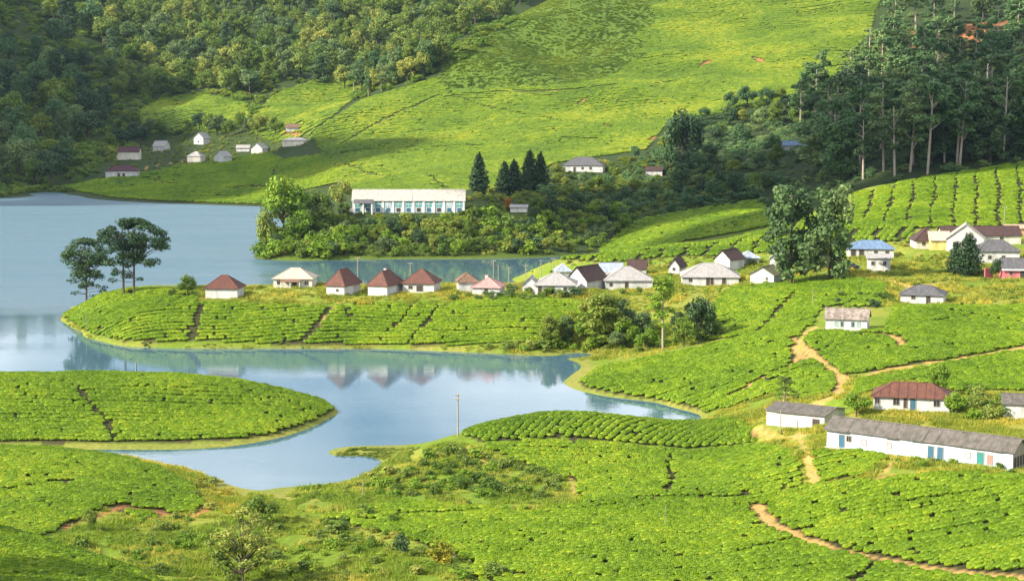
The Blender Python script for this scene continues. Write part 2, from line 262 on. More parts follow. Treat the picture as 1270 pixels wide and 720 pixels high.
# ------------------------------------------------------------------ buildings: where they stand (picture extents of the front), levelled pads under them
# left, right, ridge, eave, foot, nearest, farthest, roof kind, turn (deg), depth (m), wall, roof, openings, label, extra
W2 = [('window', 0.25, 0.9, 1.0, 0.9), ('window', 0.75, 0.9, 1.0, 0.9)]
WDW = [('window', 0.2, 0.9, 1.0, 0.9), ('door', 0.5, 0.95, 0.0, 2.0), ('window', 0.8, 0.9, 1.0, 0.9)]
HOUSES = [
 dict(x=(257, 301), y=(341, 357, 370), d=(455, 520), roof='hip', turn=-6, dep=7, wall='white', top='redbrown', op=[], label='white cottage under a steep dark red roof, next to the small round tree'),
 dict(x=(341, 392), y=(332, 345, 357), d=(458, 530), roof='hip', turn=-4, dep=8, wall='cream', top='creamtin', op=[('window', 0.14, 0.9, 0.9, 0.9), ('door', 0.55, 1.0, 0, 2.0), ('window', 0.86, 0.9, 0.9, 0.9)], porch=(0.2, 0.72), label='cream cottage with a pale tin roof and a small front porch'),
 dict(x=(411, 441), y=(333, 354, 367), d=(455, 520), roof='hip', turn=-22, dep=9, w=5.0, wall='white', top='redtin', op=[('window', 0.62, 0.6, 1.1, 0.6)], chimney=0, lean=1, label='narrow white cottage with a tall red roof between two other cottages'),
 dict(x=(460, 497), y=(335, 354, 367), d=(455, 520), roof='hip', turn=-24, dep=9, w=5.4, wall='white', top='redtin', op=[], chimney=1, lean=1, label='narrow white cottage with a tall red roof and a stub chimney'),
 dict(x=(500, 546), y=(333, 351, 363), d=(455, 520), roof='hip', turn=-10, dep=8, wall='white', top='redtin', op=[('window', 0.25, 0.9, 0.9, 0.8), ('door', 0.55, 1.6, 0.3, 1.5)], label='white cottage with a broad red hipped roof at the end of the red row'),
 dict(x=(566, 592), y=(338, 349, 361), d=(458, 530), roof='hip', turn=5, dep=6, wall='white', top='brown', op=[], label='small cottage with a brown roof half hidden by bushes beside the pink roof'),
 dict(x=(586, 626), y=(344, 356, 366), d=(455, 520), roof='hip', turn=-10, dep=7, wall='white', top='pinktin', op=[('window', 0.5, 0.8, 0.8, 0.8)], chimney=1, label='low white cottage with a faded pink roof among bushes'),
 dict(x=(648, 669), y=(345, 353, 361), d=(458, 530), roof='gable_y', turn=-8, dep=5, wall='white', top='palegrey', op=[], label='tiny white hut with a pale roof beside the grey roofed house'),
 dict(x=(663, 716), y=(338, 353, 365), d=(455, 520), roof='hip', turn=-4, dep=9, wall='white', top='palegrey', op=[('door', 0.12, 0.9, 0, 1.9), ('door', 0.42, 0.9, 0, 1.9), ('window', 0.75, 0.8, 0.9, 0.8)], label='wide white house with a pale grey hipped roof at the left end of the village'),
 dict(x=(688, 708), y=(327, 336, 345), d=(520, 575), roof='hip', turn=5, dep=6, wall='white', top='bluegrey', op=[], label='small house with a blue grey roof behind the pale grey hipped roof'),
 dict(x=(712, 744), y=(332, 347, 359), d=(458, 530), roof='gable_y', turn=-38, dep=9, w=6.2, wall='white', top='darkbrown', op=[], label='white gabled house with a dark brown roof beside the pyramid roofed house'),
 dict(x=(743, 772), y=(326, 336, 345), d=(510, 560), roof='gable', turn=4, dep=6, wall='white', top='bluegrey', op=[], label='house with a blue grey roof peeping over the dark brown roof'),
 dict(x=(747, 808), y=(330, 347, 359), d=(455, 520), roof='hip', turn=2, dep=11, wall='white', top='palegrey', op=[('window', 0.12, 0.7, 0.9, 0.8), ('door', 0.45, 0.8, 0, 1.9)], label='square white house with a large pale pyramid roof'),
 dict(x=(778, 803), y=(323, 333, 341), d=(520, 570), roof='gable', turn=-6, dep=6, wall='cream', top='darkbrown', op=[], label='dark brown roof showing behind the pale pyramid roof'),
 dict(x=(829, 851), y=(321, 330, 341), d=(500, 550), roof='gable_y', turn=-20, dep=7, wall='white', top='darkbrown', op=[('window', 0.5, 0.7, 1.2, 0.7)], label='little white house with its gable end towards the lake'),
 dict(x=(843, 917), y=(326, 343, 354), d=(455, 520), roof='hip', turn=-4, dep=11, wall='white', top='palegrey', op=[('window', 0.15, 0.8, 0.9, 0.8), ('door', 0.46, 0.9, 0, 2.0), ('door', 0.53, 0.7, 0, 2.0), ('door', 0.74, 0.9, 0, 1.9)], label='long white house with a pale grey hipped roof and dark doorways'),
 dict(x=(889, 920), y=(311, 321, 335), d=(505, 550), roof='gable_y', turn=-40, dep=7, w=5, wall='white', top='darkbrown', op=[], label='tall white gabled house with a dark brown roof behind the long hipped roof'),
 dict(x=(916, 940), y=(312, 320, 328), d=(520, 570), roof='hip', turn=6, dep=5.5, wall='white', top='bluegrey', op=[], label='small grey roofed hut between two white gabled houses'),
 dict(x=(953, 981), y=(310, 320, 331), d=(500, 555), roof='gable_y', turn=-12, dep=6, wall='white', top='palegrey', op=[], label='plain white gabled house close to the two big trees'),
 dict(x=(934, 969), y=(332, 341, 353), d=(460, 510), roof='gable_y', turn=-30, dep=7, w=6.4, wall='white', top='mossy', op=[('window', 0.7, 0.5, 1.2, 0.5)], label='white house with a mossy sagging roof below the two big trees'),
 dict(x=(1050, 1108), y=(298, 308, 319), d=(490, 545), roof='hip', turn=-5, dep=7, wall='white', top='bluetin', op=[('door', 0.1, 1.2, 0, 2.0), ('door', 0.28, 1.2, 0, 2.0), ('window', 0.6, 0.9, 0.9, 0.8), ('window', 0.85, 0.9, 0.9, 0.8)], label='long low house with a bright blue roof'),
 dict(x=(1073, 1106), y=(316, 320, 336), d=(475, 515), roof='gable', turn=-10, dep=6, wall='white', top='palegrey', op=[('window', 0.25, 0.8, 1.5, 0.9), ('window', 0.75, 0.8, 1.5, 0.9)], label='square white block of a house in front of the blue roof'),
 dict(x=(1005, 1029), y=(319, 326, 333), d=(485, 530), roof='gable', turn=0, dep=5, wall='darkwood', top='darkbrown', op=[], label='low dark wooden shed between the two big trees'),
 dict(x=(1132, 1164), y=(282, 298, 308), d=(520, 560), roof='hip', turn=0, dep=8, wall='cream', top='darkbrown', op=[('window', 0.3, 0.8, 0.9, 0.8)], label='house with a steep dark brown roof left of the yellow wall'),
 dict(x=(1165, 1262), y=(282, 293, 304), d=(528, 570), roof='gable', turn=0, dep=8, wall='cream', top='darkbrown', op=W2, label='very long dark brown roof stretching behind the white gable'),
 dict(x=(1151, 1176), y=(287, 297, 310), d=(500, 540), roof='gable', turn=-3, dep=6, wall='yellow', top='creamtin', op=[], label='small bright yellow walled house with a cream roof'),
 dict(x=(1170, 1224), y=(279, 296, 312), d=(498, 535), roof='gable_y', turn=-14, dep=9, wall='white', top='creamtin', op=[('window', 0.22, 0.9, 1.4, 1.0), ('window', 0.45, 0.7, 1.4, 1.0)], label='large white house with a wide cream gable behind the dark conifers'),
 dict(x=(1207, 1262), y=(297, 311, 326), d=(478, 520), roof='hip', turn=-4, dep=8, wall='white', top='slate', op=[('window', 0.3, 0.8, 1.0, 0.9), ('window', 0.62, 0.8, 1.0, 0.9)], label='white house with a slate grey hipped roof above the pink house'),
 dict(x=(1240, 1282), y=(320, 333, 346), d=(455, 490), roof='gable', turn=-5, dep=6, wall='pink', top='slate', op=[('door', 0.62, 1.3, 0, 2.1), ('window', 0.25, 0.7, 1.0, 0.8)], fascia=1, label='pink walled house with a grey roof at the edge of the tea'),
 dict(x=(1246, 1268), y=(279, 283, 291), d=(535, 575), roof='gable', turn=0, dep=4, wall='tan', top='tan_roof', op=[], label='small tan brick hut under the striped tea field'),
 dict(x=(1114, 1176), y=(354, 366, 377), d=(415, 455), roof='hip', turn=-18, dep=7, w=9.6, wall='white', top='slate', op=[('window', 0.3, 0.8, 0.9, 0.8), ('door', 0.65, 0.9, 0, 1.9)], label='white cottage with a dark grey hipped roof wrapped in hedges'),
 dict(x=(1020, 1082), y=(383, 395, 411), d=(375, 415), roof='gable', turn=-16, dep=5.5, w=8.6, wall='white', top='patchy', op=[('window', 0.26, 0.55, 0.9, 1.0), ('window', 0.40, 0.55, 0.9, 1.0), ('window', 0.66, 0.55, 0.9, 1.0), ('window', 0.80, 0.55, 0.9, 1.0)], label='solitary white cottage with a patchy weathered roof and paired green shutters'),
 dict(x=(1078, 1184), y=(475, 493, 511), d=(290, 325), roof='hip', turn=-14, dep=6.5, w=12.2, wall='white', top='rusty', op=[('window', 0.05, 0.7, 1.0, 0.8), ('window', 0.30, 0.9, 0.9, 1.0), ('door', 0.42, 0.5, 0.4, 1.6), ('door', 0.52, 0.8, 0, 2.0, 'bluedoor'), ('window', 0.83, 0.9, 0.9, 0.9)], ribs=1, label='white cottage under a ribbed rusty red hipped roof'),
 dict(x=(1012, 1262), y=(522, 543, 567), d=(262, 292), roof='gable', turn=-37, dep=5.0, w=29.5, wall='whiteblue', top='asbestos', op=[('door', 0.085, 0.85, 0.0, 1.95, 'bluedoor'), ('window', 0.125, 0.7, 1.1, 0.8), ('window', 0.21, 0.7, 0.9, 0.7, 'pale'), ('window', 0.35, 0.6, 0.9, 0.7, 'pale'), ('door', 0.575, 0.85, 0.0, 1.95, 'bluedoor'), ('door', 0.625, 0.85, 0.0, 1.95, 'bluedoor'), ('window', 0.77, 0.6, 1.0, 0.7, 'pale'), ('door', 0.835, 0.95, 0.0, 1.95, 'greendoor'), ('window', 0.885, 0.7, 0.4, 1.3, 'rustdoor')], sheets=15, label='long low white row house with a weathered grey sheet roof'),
 dict(x=(942, 1030), y=(500, 511, 530), d=(295, 342), roof='gable', turn=-33, dep=8.5, w=10.5, wall='white', top='asbestos', op=[('door', 0.86, 1.2, 0, 1.8)], sheets=6, label='short white outbuilding with a grey sheet roof beside the row house'),
 dict(x=(1240, 1312), y=(488, 500, 519), d=(285, 320), roof='gable', turn=-14, dep=6, wall='white', top='asbestos', op=[('window', 0.5, 0.9, 1.0, 0.9)], sheets=5, label='white house with a grey sheet roof beyond the round bushes'),
 # across the lake
 dict(x=(438, 577), y=(235, 248, 263), d=(680, 730), roof='gable', turn=0, dep=9, wall='palewhite', top='pinkbeige', op=[], hall=1, label='long pale factory hall with tall teal windows above the bushy bank'),
 dict(x=(633, 655), y=(256, 258, 263), d=(690, 745), roof='gable', turn=-6, dep=4, wall='white', top='palegrey', op=[], label='tiny white hut beside the orange shrub'),
 dict(x=(697, 751), y=(195, 205, 213), d=(820, 890), roof='hip', turn=-8, dep=11, wall='white', top='slate', op=[('door', 0.3, 1.0, 0, 2.0), ('window', 0.5, 1.0, 1.0, 1.0), ('window', 0.7, 1.0, 1.0, 1.0)], label='white bungalow with a dark grey hipped roof on the hillside'),
 dict(x=(800, 822), y=(207, 211, 218), d=(820, 880), roof='gable', turn=-5, dep=5, wall='white', top='darkbrown', op=[], label='small white hut on the slope below the lone tree'),
 dict(x=(968, 998), y=(175, 180, 186), d=(820, 930), roof='gable', turn=5, dep=6, wall='white', top='bluetin', op=[], label='long shed with a blue white roof in the dark wood'),
 dict(x=(1010, 1033), y=(171, 176, 182), d=(850, 960), roof='gable_y', turn=0, dep=6, wall='white', top='palegrey', op=[], label='bright white hut deep in the dark wood'),
 dict(x=(133, 172), y=(205, 212, 220), d=(1020, 1100), roof='hip', turn=0, dep=9, wall='white', top='maroon', op=[('door', 0.42, 1.3, 0, 2.3), ('door', 0.58, 1.3, 0, 2.3)], label='white house with a dark maroon roof closest to the far shore'),
 dict(x=(148, 174), y=(182, 188, 198), d=(1070, 1160), roof='gable', turn=0, dep=7, wall='cream', top='maroon', op=[], lean=1, label='two storey cream house behind the maroon roofed house'),
 dict(x=(190, 211), y=(175, 181, 188), d=(1090, 1180), roof='gable', turn=-25, dep=6, wall='white', top='palegrey', op=[], label='pale grey cottage beside the dark wood across the lake'),
 dict(x=(241, 260), y=(165, 171, 179), d=(1090, 1190), roof='gable_y', turn=-25, dep=7, wall='white', top='palegrey', op=[('window', 0.5, 1.0, 1.0, 1.0)], label='highest pale cottage among the scattered cottages'),
 dict(x=(233, 254), y=(188, 194, 201), d=(1030, 1120), roof='hip', turn=-15, dep=7, wall='cream', top='palegrey', op=[], label='dull cottage at the end of the pale track'),
 dict(x=(266, 287), y=(188, 194, 202), d=(1030, 1120), roof='gable_y', turn=-30, dep=7, wall='white', top='palegrey', op=[], label='white gabled cottage on the edge of the shaded tea'),
 dict(x=(294, 310), y=(180, 183, 188), d=(1040, 1130), roof='gable', turn=0, dep=5, wall='white', top='palegrey', op=[], label='small white lean shed next to a gabled cottage'),
 dict(x=(312, 332), y=(178, 184, 191), d=(1040, 1130), roof='gable_y', turn=-20, dep=7, wall='white', top='palegrey', op=[], label='white gabled cottage with a shed at its side'),
 dict(x=(351, 381), y=(171, 174, 181), d=(1040, 1130), roof='hip', turn=0, dep=7, wall='cream', top='palegrey', op=[], label='long pale cottage under the bare earth slope'),
 dict(x=(354, 371), y=(154, 158, 163), d=(1060, 1200), roof='gable', turn=8, dep=6, wall='white', top='brown', op=[], label='small white hut uphill of the long pale cottage'),
]
for h in HOUSES:
    l, r_ = h['x']; p = on_ground((l + r_) / 2, h['y'][2], *h['d'])
    s = p.y / F; a = math.radians(h['turn']); h['s'] = s; h['a'] = a
    if 'w' not in h:
        h['w'] = max(3.0, ((r_ - l) * s - h['dep'] * abs(math.sin(a))) / math.cos(a))
    slope = (CAM_H - p.z) / p.y
    h['wh'] = max(1.9, (h['y'][2] - h['y'][1]) * s)
    h['rh'] = max(0.7, (h['y'][1] - h['y'][0]) * s - (0.5 * h['dep'] if h['roof'] != 'gable_y' else 0.0) * slope)
    if h['label'].startswith('long low white row'): h['wh'] = 2.75; h['rh'] = 1.35
    fy = h['dep'] / 2 * math.cos(a) + (h['w'] / 2 * abs(math.sin(a)) if 'sheets' not in h else 0)
    h['pos'] = Vector((p.x * (p.y + fy) / p.y, p.y + fy, p.z))
    if 'sheets' in h: h['pos'] = Vector((p.x + math.sin(-a) * h['dep'] / 2, p.y + math.cos(a) * h['dep'] / 2, p.z))
def flatten():
    for h in HOUSES:
        c, a = h['pos'], h['a']; R = math.hypot(h['w'], h['dep']) / 2 + 6
        m = (np.abs(XX - c.x) < R) & (np.abs(YY - c.y) < R)
        if not m.any(): continue
        u = (XX[m] - c.x) * math.cos(a) + (YY[m] - c.y) * math.sin(a); v = -(XX[m] - c.x) * math.sin(a) + (YY[m] - c.y) * math.cos(a)
        o = np.maximum(np.abs(u) - h['w'] / 2 - 0.8, np.abs(v) - h['dep'] / 2 - 0.8)
        k = np.clip(1 - o / 3.5, 0, 1); k = k * k * (3 - 2 * k)
        ZZ[m] = ZZ[m] * (1 - k) + (c.z - 0.05) * k
flatten()
# ------------------------------------------------------------------ footpaths, drains and tea fields (given as picture points, laid on the land)
def path(points, w, dmin=150, dmax=2300):
    return [tuple(on_ground(px, py, dmin, dmax).xy) for px, py in points], w
SOIL_PATHS = [path([(937, 628), (960, 652), (1000, 670), (1040, 682), (1130, 700), (1270, 717), (1400, 732)], 2.0, 200, 300),
    path([(985, 420), (1010, 440), (1045, 468), (1060, 470), (1100, 458), (1180, 447), (1270, 430), (1400, 415)], 2.0, 330, 430),
    path([(1012, 405), (985, 432), (1000, 445)], 1.8, 340, 430), path([(905, 492), (930, 478), (985, 452), (990, 438)], 1.1, 340, 410),
    path([(1045, 468), (1040, 490), (1010, 505)], 2.4, 310, 380), path([(990, 535), (1000, 560), (1012, 598)], 1.5, 250, 330),
    path([(1000, 540), (940, 530)], 2.5, 280, 345), path([(1110, 570), (1090, 590)], 1.6, 250, 290), path([(1055, 412), (1110, 418), (1120, 428)], 2.4, 350, 430),
    path([(578, 552), (590, 565), (604, 576)], 1.1, 285, 330), path([(708, 590), (712, 612)], 0.9, 270, 310),
    path([(420, 375), (398, 402)], 0.7, 440, 520), path([(1100, 348), (1130, 356), (1180, 350)], 3.5, 420, 500), path([(1130, 318), (1150, 316), (1190, 318)], 2.2, 480, 540),
    path([(1030, 320), (1060, 335), (1110, 340)], 2.4, 470, 530), path([(170, 213), (190, 206), (230, 200)], 1.6, 950, 1200), path([(180, 222), (230, 230), (330, 232)], 1.4, 900, 1100)]
LANES = [path([(90, 478), (105, 490), (118, 508), (133, 522), (140, 548)], 0.7, 315, 380),
    path([(250, 375), (244, 400), (235, 427)], 1.3, 445, 510), path([(412, 378), (398, 400), (370, 426)], 1.2, 445, 510), path([(545, 378), (530, 400), (510, 422)], 0.8, 445, 510),
    path([(440, 372), (430, 392)], 0.7, 445, 510), path([(520, 372), (500, 396), (480, 412)], 0.6, 445, 510),
    path([(985, 366), (960, 390), (940, 412)], 1.2, 420, 500), path([(1060, 372), (1030, 390), (985, 402)], 1.1, 390, 480), path([(1180, 385), (1270, 402), (1400, 420)], 1.2, 350, 430),
    path([(1200, 392), (1160, 400), (1120, 398)], 0.9, 350, 440),
    path([(833, 566), (830, 582), (834, 598), (824, 612)], 0.4, 265, 330), path([(1060, 722), (1092, 696)], 0.8, 200, 280), path([(920, 684), (985, 670)], 0.5, 200, 280), path([(400, 648), (500, 640), (600, 634), (720, 632), (830, 618), (930, 616)], 0.8, 240, 300),
    path([(915, 480), (960, 470), (1000, 455)], 0.8, 340, 410), path([(960, 440), (990, 436)], 0.7, 340, 420),
    path([(770, 320), (850, 298), (950, 265)], 1.0, 600, 760), path([(0, 610), (60, 600), (120, 596)], 0.3, 240, 330),
    # the far hill
    path([(425, 178), (470, 152), (545, 118)], 2.2, 850, 1300), path([(555, 120), (640, 113), (760, 106), (850, 97), (960, 86), (1060, 80)], 1.7, 850, 1400),
    path([(430, 205), (500, 217), (560, 237)], 1.4, 780, 1050), path([(425, 190), (560, 182), (640, 176), (760, 172)], 1.0, 800, 1150), path([(570, 120), (640, 140), (760, 158)], 0.9, 850, 1250),
    path([(175, 228), (330, 233), (345, 205)], 1.2, 880, 1100), path([(240, 205), (200, 215), (175, 225)], 1.0, 900, 1150), path([(215, 145), (218, 125)], 1.5, 1100, 1400), path([(100, 236), (200, 236), (300, 245)], 1.0, 880, 1100)]
BARE = [path([(595, 562), (600, 572)], 1.6, 285, 330), path([(700, 48), (680, 45)], 3.5, 1000, 1400), path([(720, 128), (728, 122)], 3, 900, 1300), path([(870, 82), (880, 76)], 4, 900, 1400), path([(750, 155), (756, 158)], 2, 850, 1200),
    path([(935, 72), (945, 78)], 4, 900, 1400), path([(1140, 45), (1180, 52), (1220, 40)], 5, 900, 1500), path([(805, 175), (812, 170)], 2.5, 800, 1200), path([(690, 113), (640, 115)], 2, 900, 1300),
    path([(355, 163), (372, 168)], 3, 1000, 1200), path([(1200, 214), (1216, 211)], 3, 600, 760), path([(1105, 590), (1085, 596)], 1.6, 240, 290), path([(240, 640), (262, 628)], 1.6, 260, 300), path([(80, 655), (150, 628), (230, 640)], 1.2, 240, 300)]

# name, label, polygon, nearest, farthest, row bearing, row gap, plant gap, size, drain period across, palette
FIELDS = [
 ('mound', 'low clipped tea covering the rounded spit that juts into the lake', [(-330, 462), (100, 460), (260, 466), (350, 484), (425, 503), (422, 514), (370, 531), (300, 545), (240, 550), (130, 552), (-330, 552)], 322, 392, 4, 1.65, 0.95, 0.95, 0, 'tea'),
 ('near_left', 'tea in long hedges on the low hill beside the marshy inlet', [(-330, 551), (60, 553), (130, 562), (200, 582), (238, 602), (252, 630), (228, 636), (175, 646), (130, 626), (88, 652), (40, 667), (-330, 676)], 240, 326, 6, 1.6, 0.95, 0.92, 0, 'tea'),
 ('corner', 'tea on the steep knoll below the viewpoint', [(-330, 630), (0, 652), (60, 668), (130, 692), (215, 728), (300, 900), (-330, 900)], 150, 240, 22, 1.45, 0.95, 0.95, 0, 'tea'),
 ('promontory_top', 'tea split by short dark drains on top of the promontory', [(575, 538), (610, 520), (670, 506), (760, 512), (860, 522), (900, 520), (935, 532), (940, 548), (850, 556), (700, 541), (600, 548)], 288, 346, 62, 1.3, 0.9, 0.9, 0, 'tea'),
 ('promontory_face', 'tea in close contour rows on the sunny face of the promontory', [(596, 552), (700, 545), (850, 561), (940, 552), (985, 560), (995, 600), (940, 612), (830, 613), (725, 626), (712, 596), (650, 575)], 264, 328, -4, 1.75, 0.9, 0.9, 0, 'tea'),
 ('foreground', 'broad tea field along the ochre footpath in the foreground', [(400, 642), (500, 622), (640, 632), (720, 628), (840, 614), (950, 612), (1010, 602), (1180, 588), (1270, 590), (1500, 590), (1500, 900), (620, 900), (590, 700), (510, 668), (440, 652)], 180, 292, -7, 1.45, 1.0, 0.95, 0, 'tea'),
 ('mid_hill', 'tea on the round hill running down to the lake below the village', [(692, 474), (760, 453), (850, 434), (950, 411), (1000, 404), (985, 430), (1030, 460), (1045, 480), (1020, 498), (960, 488), (910, 504), (868, 512), (830, 504), (780, 496), (730, 487)], 334, 415, 4, 1.85, 1.05, 1.0, 0, 'tea'),
 ('terrace', 'tea on the terrace around the small house with the patchy roof', [(1000, 412), (1100, 410), (1110, 380), (1270, 380), (1500, 380), (1500, 432), (1270, 428), (1180, 445), (1050, 465), (1000, 432)], 350, 435, -5, 1.7, 1.0, 1.0, 0, 'tea'),
 ('terrace_low', 'tea above the house with the rusty red roof', [(1060, 474), (1170, 452), (1270, 436), (1500, 430), (1500, 495), (1270, 484), (1190, 486), (1120, 470), (1060, 492)], 315, 380, -8, 1.7, 1.0, 1.0, 0, 'tea'),
 ('courtyard', 'tea patch in front of the long white row house', [(1012, 560), (1060, 558), (1100, 566), (1075, 590), (1015, 598)], 255, 285, -8, 1.4, 0.9, 0.9, 0, 'tea'),
 ('peninsula', 'tea on the narrow peninsula below the row of red roofed houses', [(78, 391), (105, 371), (160, 358), (240, 360), (246, 376), (400, 380), (560, 376), (640, 366), (700, 373), (770, 378), (745, 405), (690, 424), (600, 429), (370, 426), (150, 422), (110, 410)], 446, 520, 1, 1.65, 1.05, 1.0, 0, 'tea'),
 ('village_slope', 'tea on the slope between the lone dark tree and the village', [(880, 380), (905, 358), (1000, 344), (1060, 345), (1100, 352), (1090, 380), (1020, 380), (1005, 404), (940, 413), (880, 422)], 400, 492, 6, 2.1, 1.1, 1.0, 0, 'tea'),
 ('ridge', 'pale tea on the ridge behind the village roofs', [(690, 321), (950, 272), (1060, 272), (1135, 280), (1130, 300), (1050, 300), (960, 312), (900, 318), (850, 317), (760, 326)], 535, 645, 75, 1.7, 1.35, 1.25, 7.0, 'tea'),
 ('hollow', 'shaded tea in level rows in the hollow beside the bushy bank', [(740, 313), (790, 274), (830, 266), (945, 248), (955, 280), (860, 298), (770, 317)], 640, 765, -3, 2.9, 1.6, 1.4, 0, 'tea'),
 ('striped', 'tea field ruled by straight dark drains up the slope', [(1055, 242), (1150, 220), (1270, 202), (1500, 180), (1500, 279), (1060, 284)], 548, 705, 3, 1.6, 1.45, 1.35, 6.6, 'tea'),
 ('far_hill', 'tea covering the great sunlit hillside across the lake', [(384, 166), (450, 124), (545, 95), (560, 116), (640, 111), (740, 104), (780, 90), (810, 40), (840, -60), (1110, -60), (1060, 95), (1000, 118), (900, 140), (830, 150), (800, 186), (760, 192), (690, 202), (590, 245), (440, 242), (420, 226), (380, 236), (340, 226), (400, 190)], 770, 1480, -14, 2.1, 1.75, 1.5, 0, 'hilltea'),
 ('far_shore', 'shaded tea along the far shore below the scattered cottages', [(80, 231), (130, 222), (180, 214), (230, 205), (330, 190), (352, 198), (400, 192), (430, 226), (345, 240), (320, 254), (200, 250), (120, 246)], 890, 1095, 3, 2.1, 1.9, 1.75, 0, 'tea'),
 ('far_patch', 'bright tea clearing among the woods on the far slope', [(165, 142), (200, 122), (250, 116), (305, 128), (310, 152), (230, 164), (180, 158)], 1130, 1380, 0, 2.4, 2.1, 1.9, 0, 'hilltea'),
 ('far_spurs', 'tea on the low spurs between the woods and the great hill', [(310, 150), (340, 118), (420, 88), (470, 95), (440, 122), (384, 166), (345, 178), (310, 165)], 1050, 1400, -10, 2.4, 2.1, 1.9, 0, 'hilltea'),
]

# ------------------------------------------------------------------ terrain sheet with colour zones
PXg, PYg = project(XX, YY, ZZ)
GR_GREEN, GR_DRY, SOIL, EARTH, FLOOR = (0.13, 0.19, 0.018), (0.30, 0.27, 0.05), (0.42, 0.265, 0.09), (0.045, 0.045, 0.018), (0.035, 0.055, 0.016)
col = np.zeros(XX.shape + (3,)); col[:] = GR_GREEN
dry = np.clip(vnoise(XX / 9 + 3, YY / 9) * 2.2 + vnoise(XX / 3.3, YY / 3.3) + 0.25, 0, 1)[..., None]
col = col * (1 - dry * 0.45) + np.array(GR_DRY) * dry * 0.45
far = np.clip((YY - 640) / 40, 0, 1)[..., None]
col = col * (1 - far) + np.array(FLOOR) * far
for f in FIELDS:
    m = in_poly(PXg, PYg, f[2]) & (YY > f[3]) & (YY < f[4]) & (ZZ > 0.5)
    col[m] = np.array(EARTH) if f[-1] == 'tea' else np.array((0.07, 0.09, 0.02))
def grassy(poly, lo, hi, c):
    m = in_poly(PXg, PYg, poly) & (YY > lo) & (YY < hi)
    col[m] = col[m] * 0.25 + np.array(c) * 0.75
grassy([(880, 100), (1400, -60), (1400, 200), (1060, 240), (880, 240)], 690, 1500, (0.028, 0.042, 0.015))
grassy([(545, 97), (553, 60), (640, 20), (700, -60), (960, -60), (900, 60), (830, 92), (640, 113), (560, 118)], 900, 1500, (0.10, 0.16, 0.018))
grassy([(1100, 40), (1300, 20), (1300, 60), (1120, 60)], 900, 1500, (0.30, 0.12, 0.055))
grassy([(150, 575), (230, 572), (262, 596), (240, 605)], 285, 325, (0.19, 0.20, 0.045))
grassy([(440, 612), (620, 612), (640, 630), (400, 650)], 255, 300, (0.11, 0.19, 0.02))
grassy([(1040, 500), (1300, 515), (1300, 560), (1100, 540), (1010, 520)], 285, 312, (0.25, 0.22, 0.04))
grassy([(250, 366), (420, 358), (640, 350), (720, 368), (400, 384), (240, 380)], 480, 515, (0.27, 0.26, 0.05))
grassy([(760, 360), (900, 350), (1000, 345), (1010, 362), (880, 390), (790, 390)], 440, 495, (0.22, 0.22, 0.04))
shore = np.clip(1 - np.abs(ZZ - 0.2) / 0.4, 0, 1) * (YY < 560)
sc_ = shore[..., None] * 0.55
col = col * (1 - sc_) + np.array((0.24, 0.20, 0.065)) * sc_
for (ln, w), c in [(p, SOIL) for p in SOIL_PATHS] + [(p, (0.34, 0.15, 0.06)) for p in BARE]:
    xs = [p[0] for p in ln]; ys = [p[1] for p in ln]
    m = (XX > min(xs) - 9) & (XX < max(xs) + 9) & (YY > min(ys) - 9) & (YY < max(ys) + 9)
    if not m.any(): continue
    d = seg_dist(XX[m], YY[m], ln) + vnoise(XX[m] / 2.5, YY[m] / 2.5) * 1.3
    k = np.clip((w * 0.42 - d) / 0.5 + 0.5, 0, 1)[:, None] * 0.9
    col[m] = col[m] * (1 - k) + np.array(c) * k
nr, nc = XX.shape
me = bpy.data.meshes.new('terrain')
vv = np.stack([XX, YY, ZZ], -1).reshape(-1, 3)
idx = np.arange(nr * nc).reshape(nr, nc)
ff = np.stack([idx[:-1, :-1], idx[:-1, 1:], idx[1:, 1:], idx[1:, :-1]], -1).reshape(-1, 4)
me.vertices.add(len(vv)); me.vertices.foreach_set('co', vv.ravel())
me.loops.add(ff.size); me.loops.foreach_set('vertex_index', ff.ravel())
me.polygons.add(len(ff)); me.polygons.foreach_set('loop_start', np.arange(0, ff.size, 4)); me.polygons.foreach_set('use_smooth', np.ones(len(ff), bool))
me.update(); me.validate()
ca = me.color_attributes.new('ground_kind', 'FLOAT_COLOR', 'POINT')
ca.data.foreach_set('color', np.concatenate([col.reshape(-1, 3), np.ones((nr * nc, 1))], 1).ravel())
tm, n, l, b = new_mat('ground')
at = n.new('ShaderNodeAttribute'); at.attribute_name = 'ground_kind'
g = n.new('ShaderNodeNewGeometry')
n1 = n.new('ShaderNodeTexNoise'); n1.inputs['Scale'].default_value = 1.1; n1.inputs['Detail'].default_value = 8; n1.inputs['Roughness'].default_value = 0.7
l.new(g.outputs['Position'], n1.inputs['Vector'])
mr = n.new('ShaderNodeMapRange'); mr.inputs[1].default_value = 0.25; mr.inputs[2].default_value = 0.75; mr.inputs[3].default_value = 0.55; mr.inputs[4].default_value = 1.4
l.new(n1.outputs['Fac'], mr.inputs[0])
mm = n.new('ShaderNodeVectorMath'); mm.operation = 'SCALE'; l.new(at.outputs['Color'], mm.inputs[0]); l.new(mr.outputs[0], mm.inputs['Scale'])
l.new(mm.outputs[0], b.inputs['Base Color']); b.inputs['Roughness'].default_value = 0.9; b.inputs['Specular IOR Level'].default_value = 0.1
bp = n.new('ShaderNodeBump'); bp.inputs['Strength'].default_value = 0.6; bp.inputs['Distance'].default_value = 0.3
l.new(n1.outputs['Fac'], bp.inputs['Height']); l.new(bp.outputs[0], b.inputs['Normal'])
me.materials.append(tm)
terrain = bpy.data.objects.new('terrain', me); C.objects.link(terrain)
tag(terrain, 'green hills, banks and footpaths around the lake', 'terrain', kind='structure')

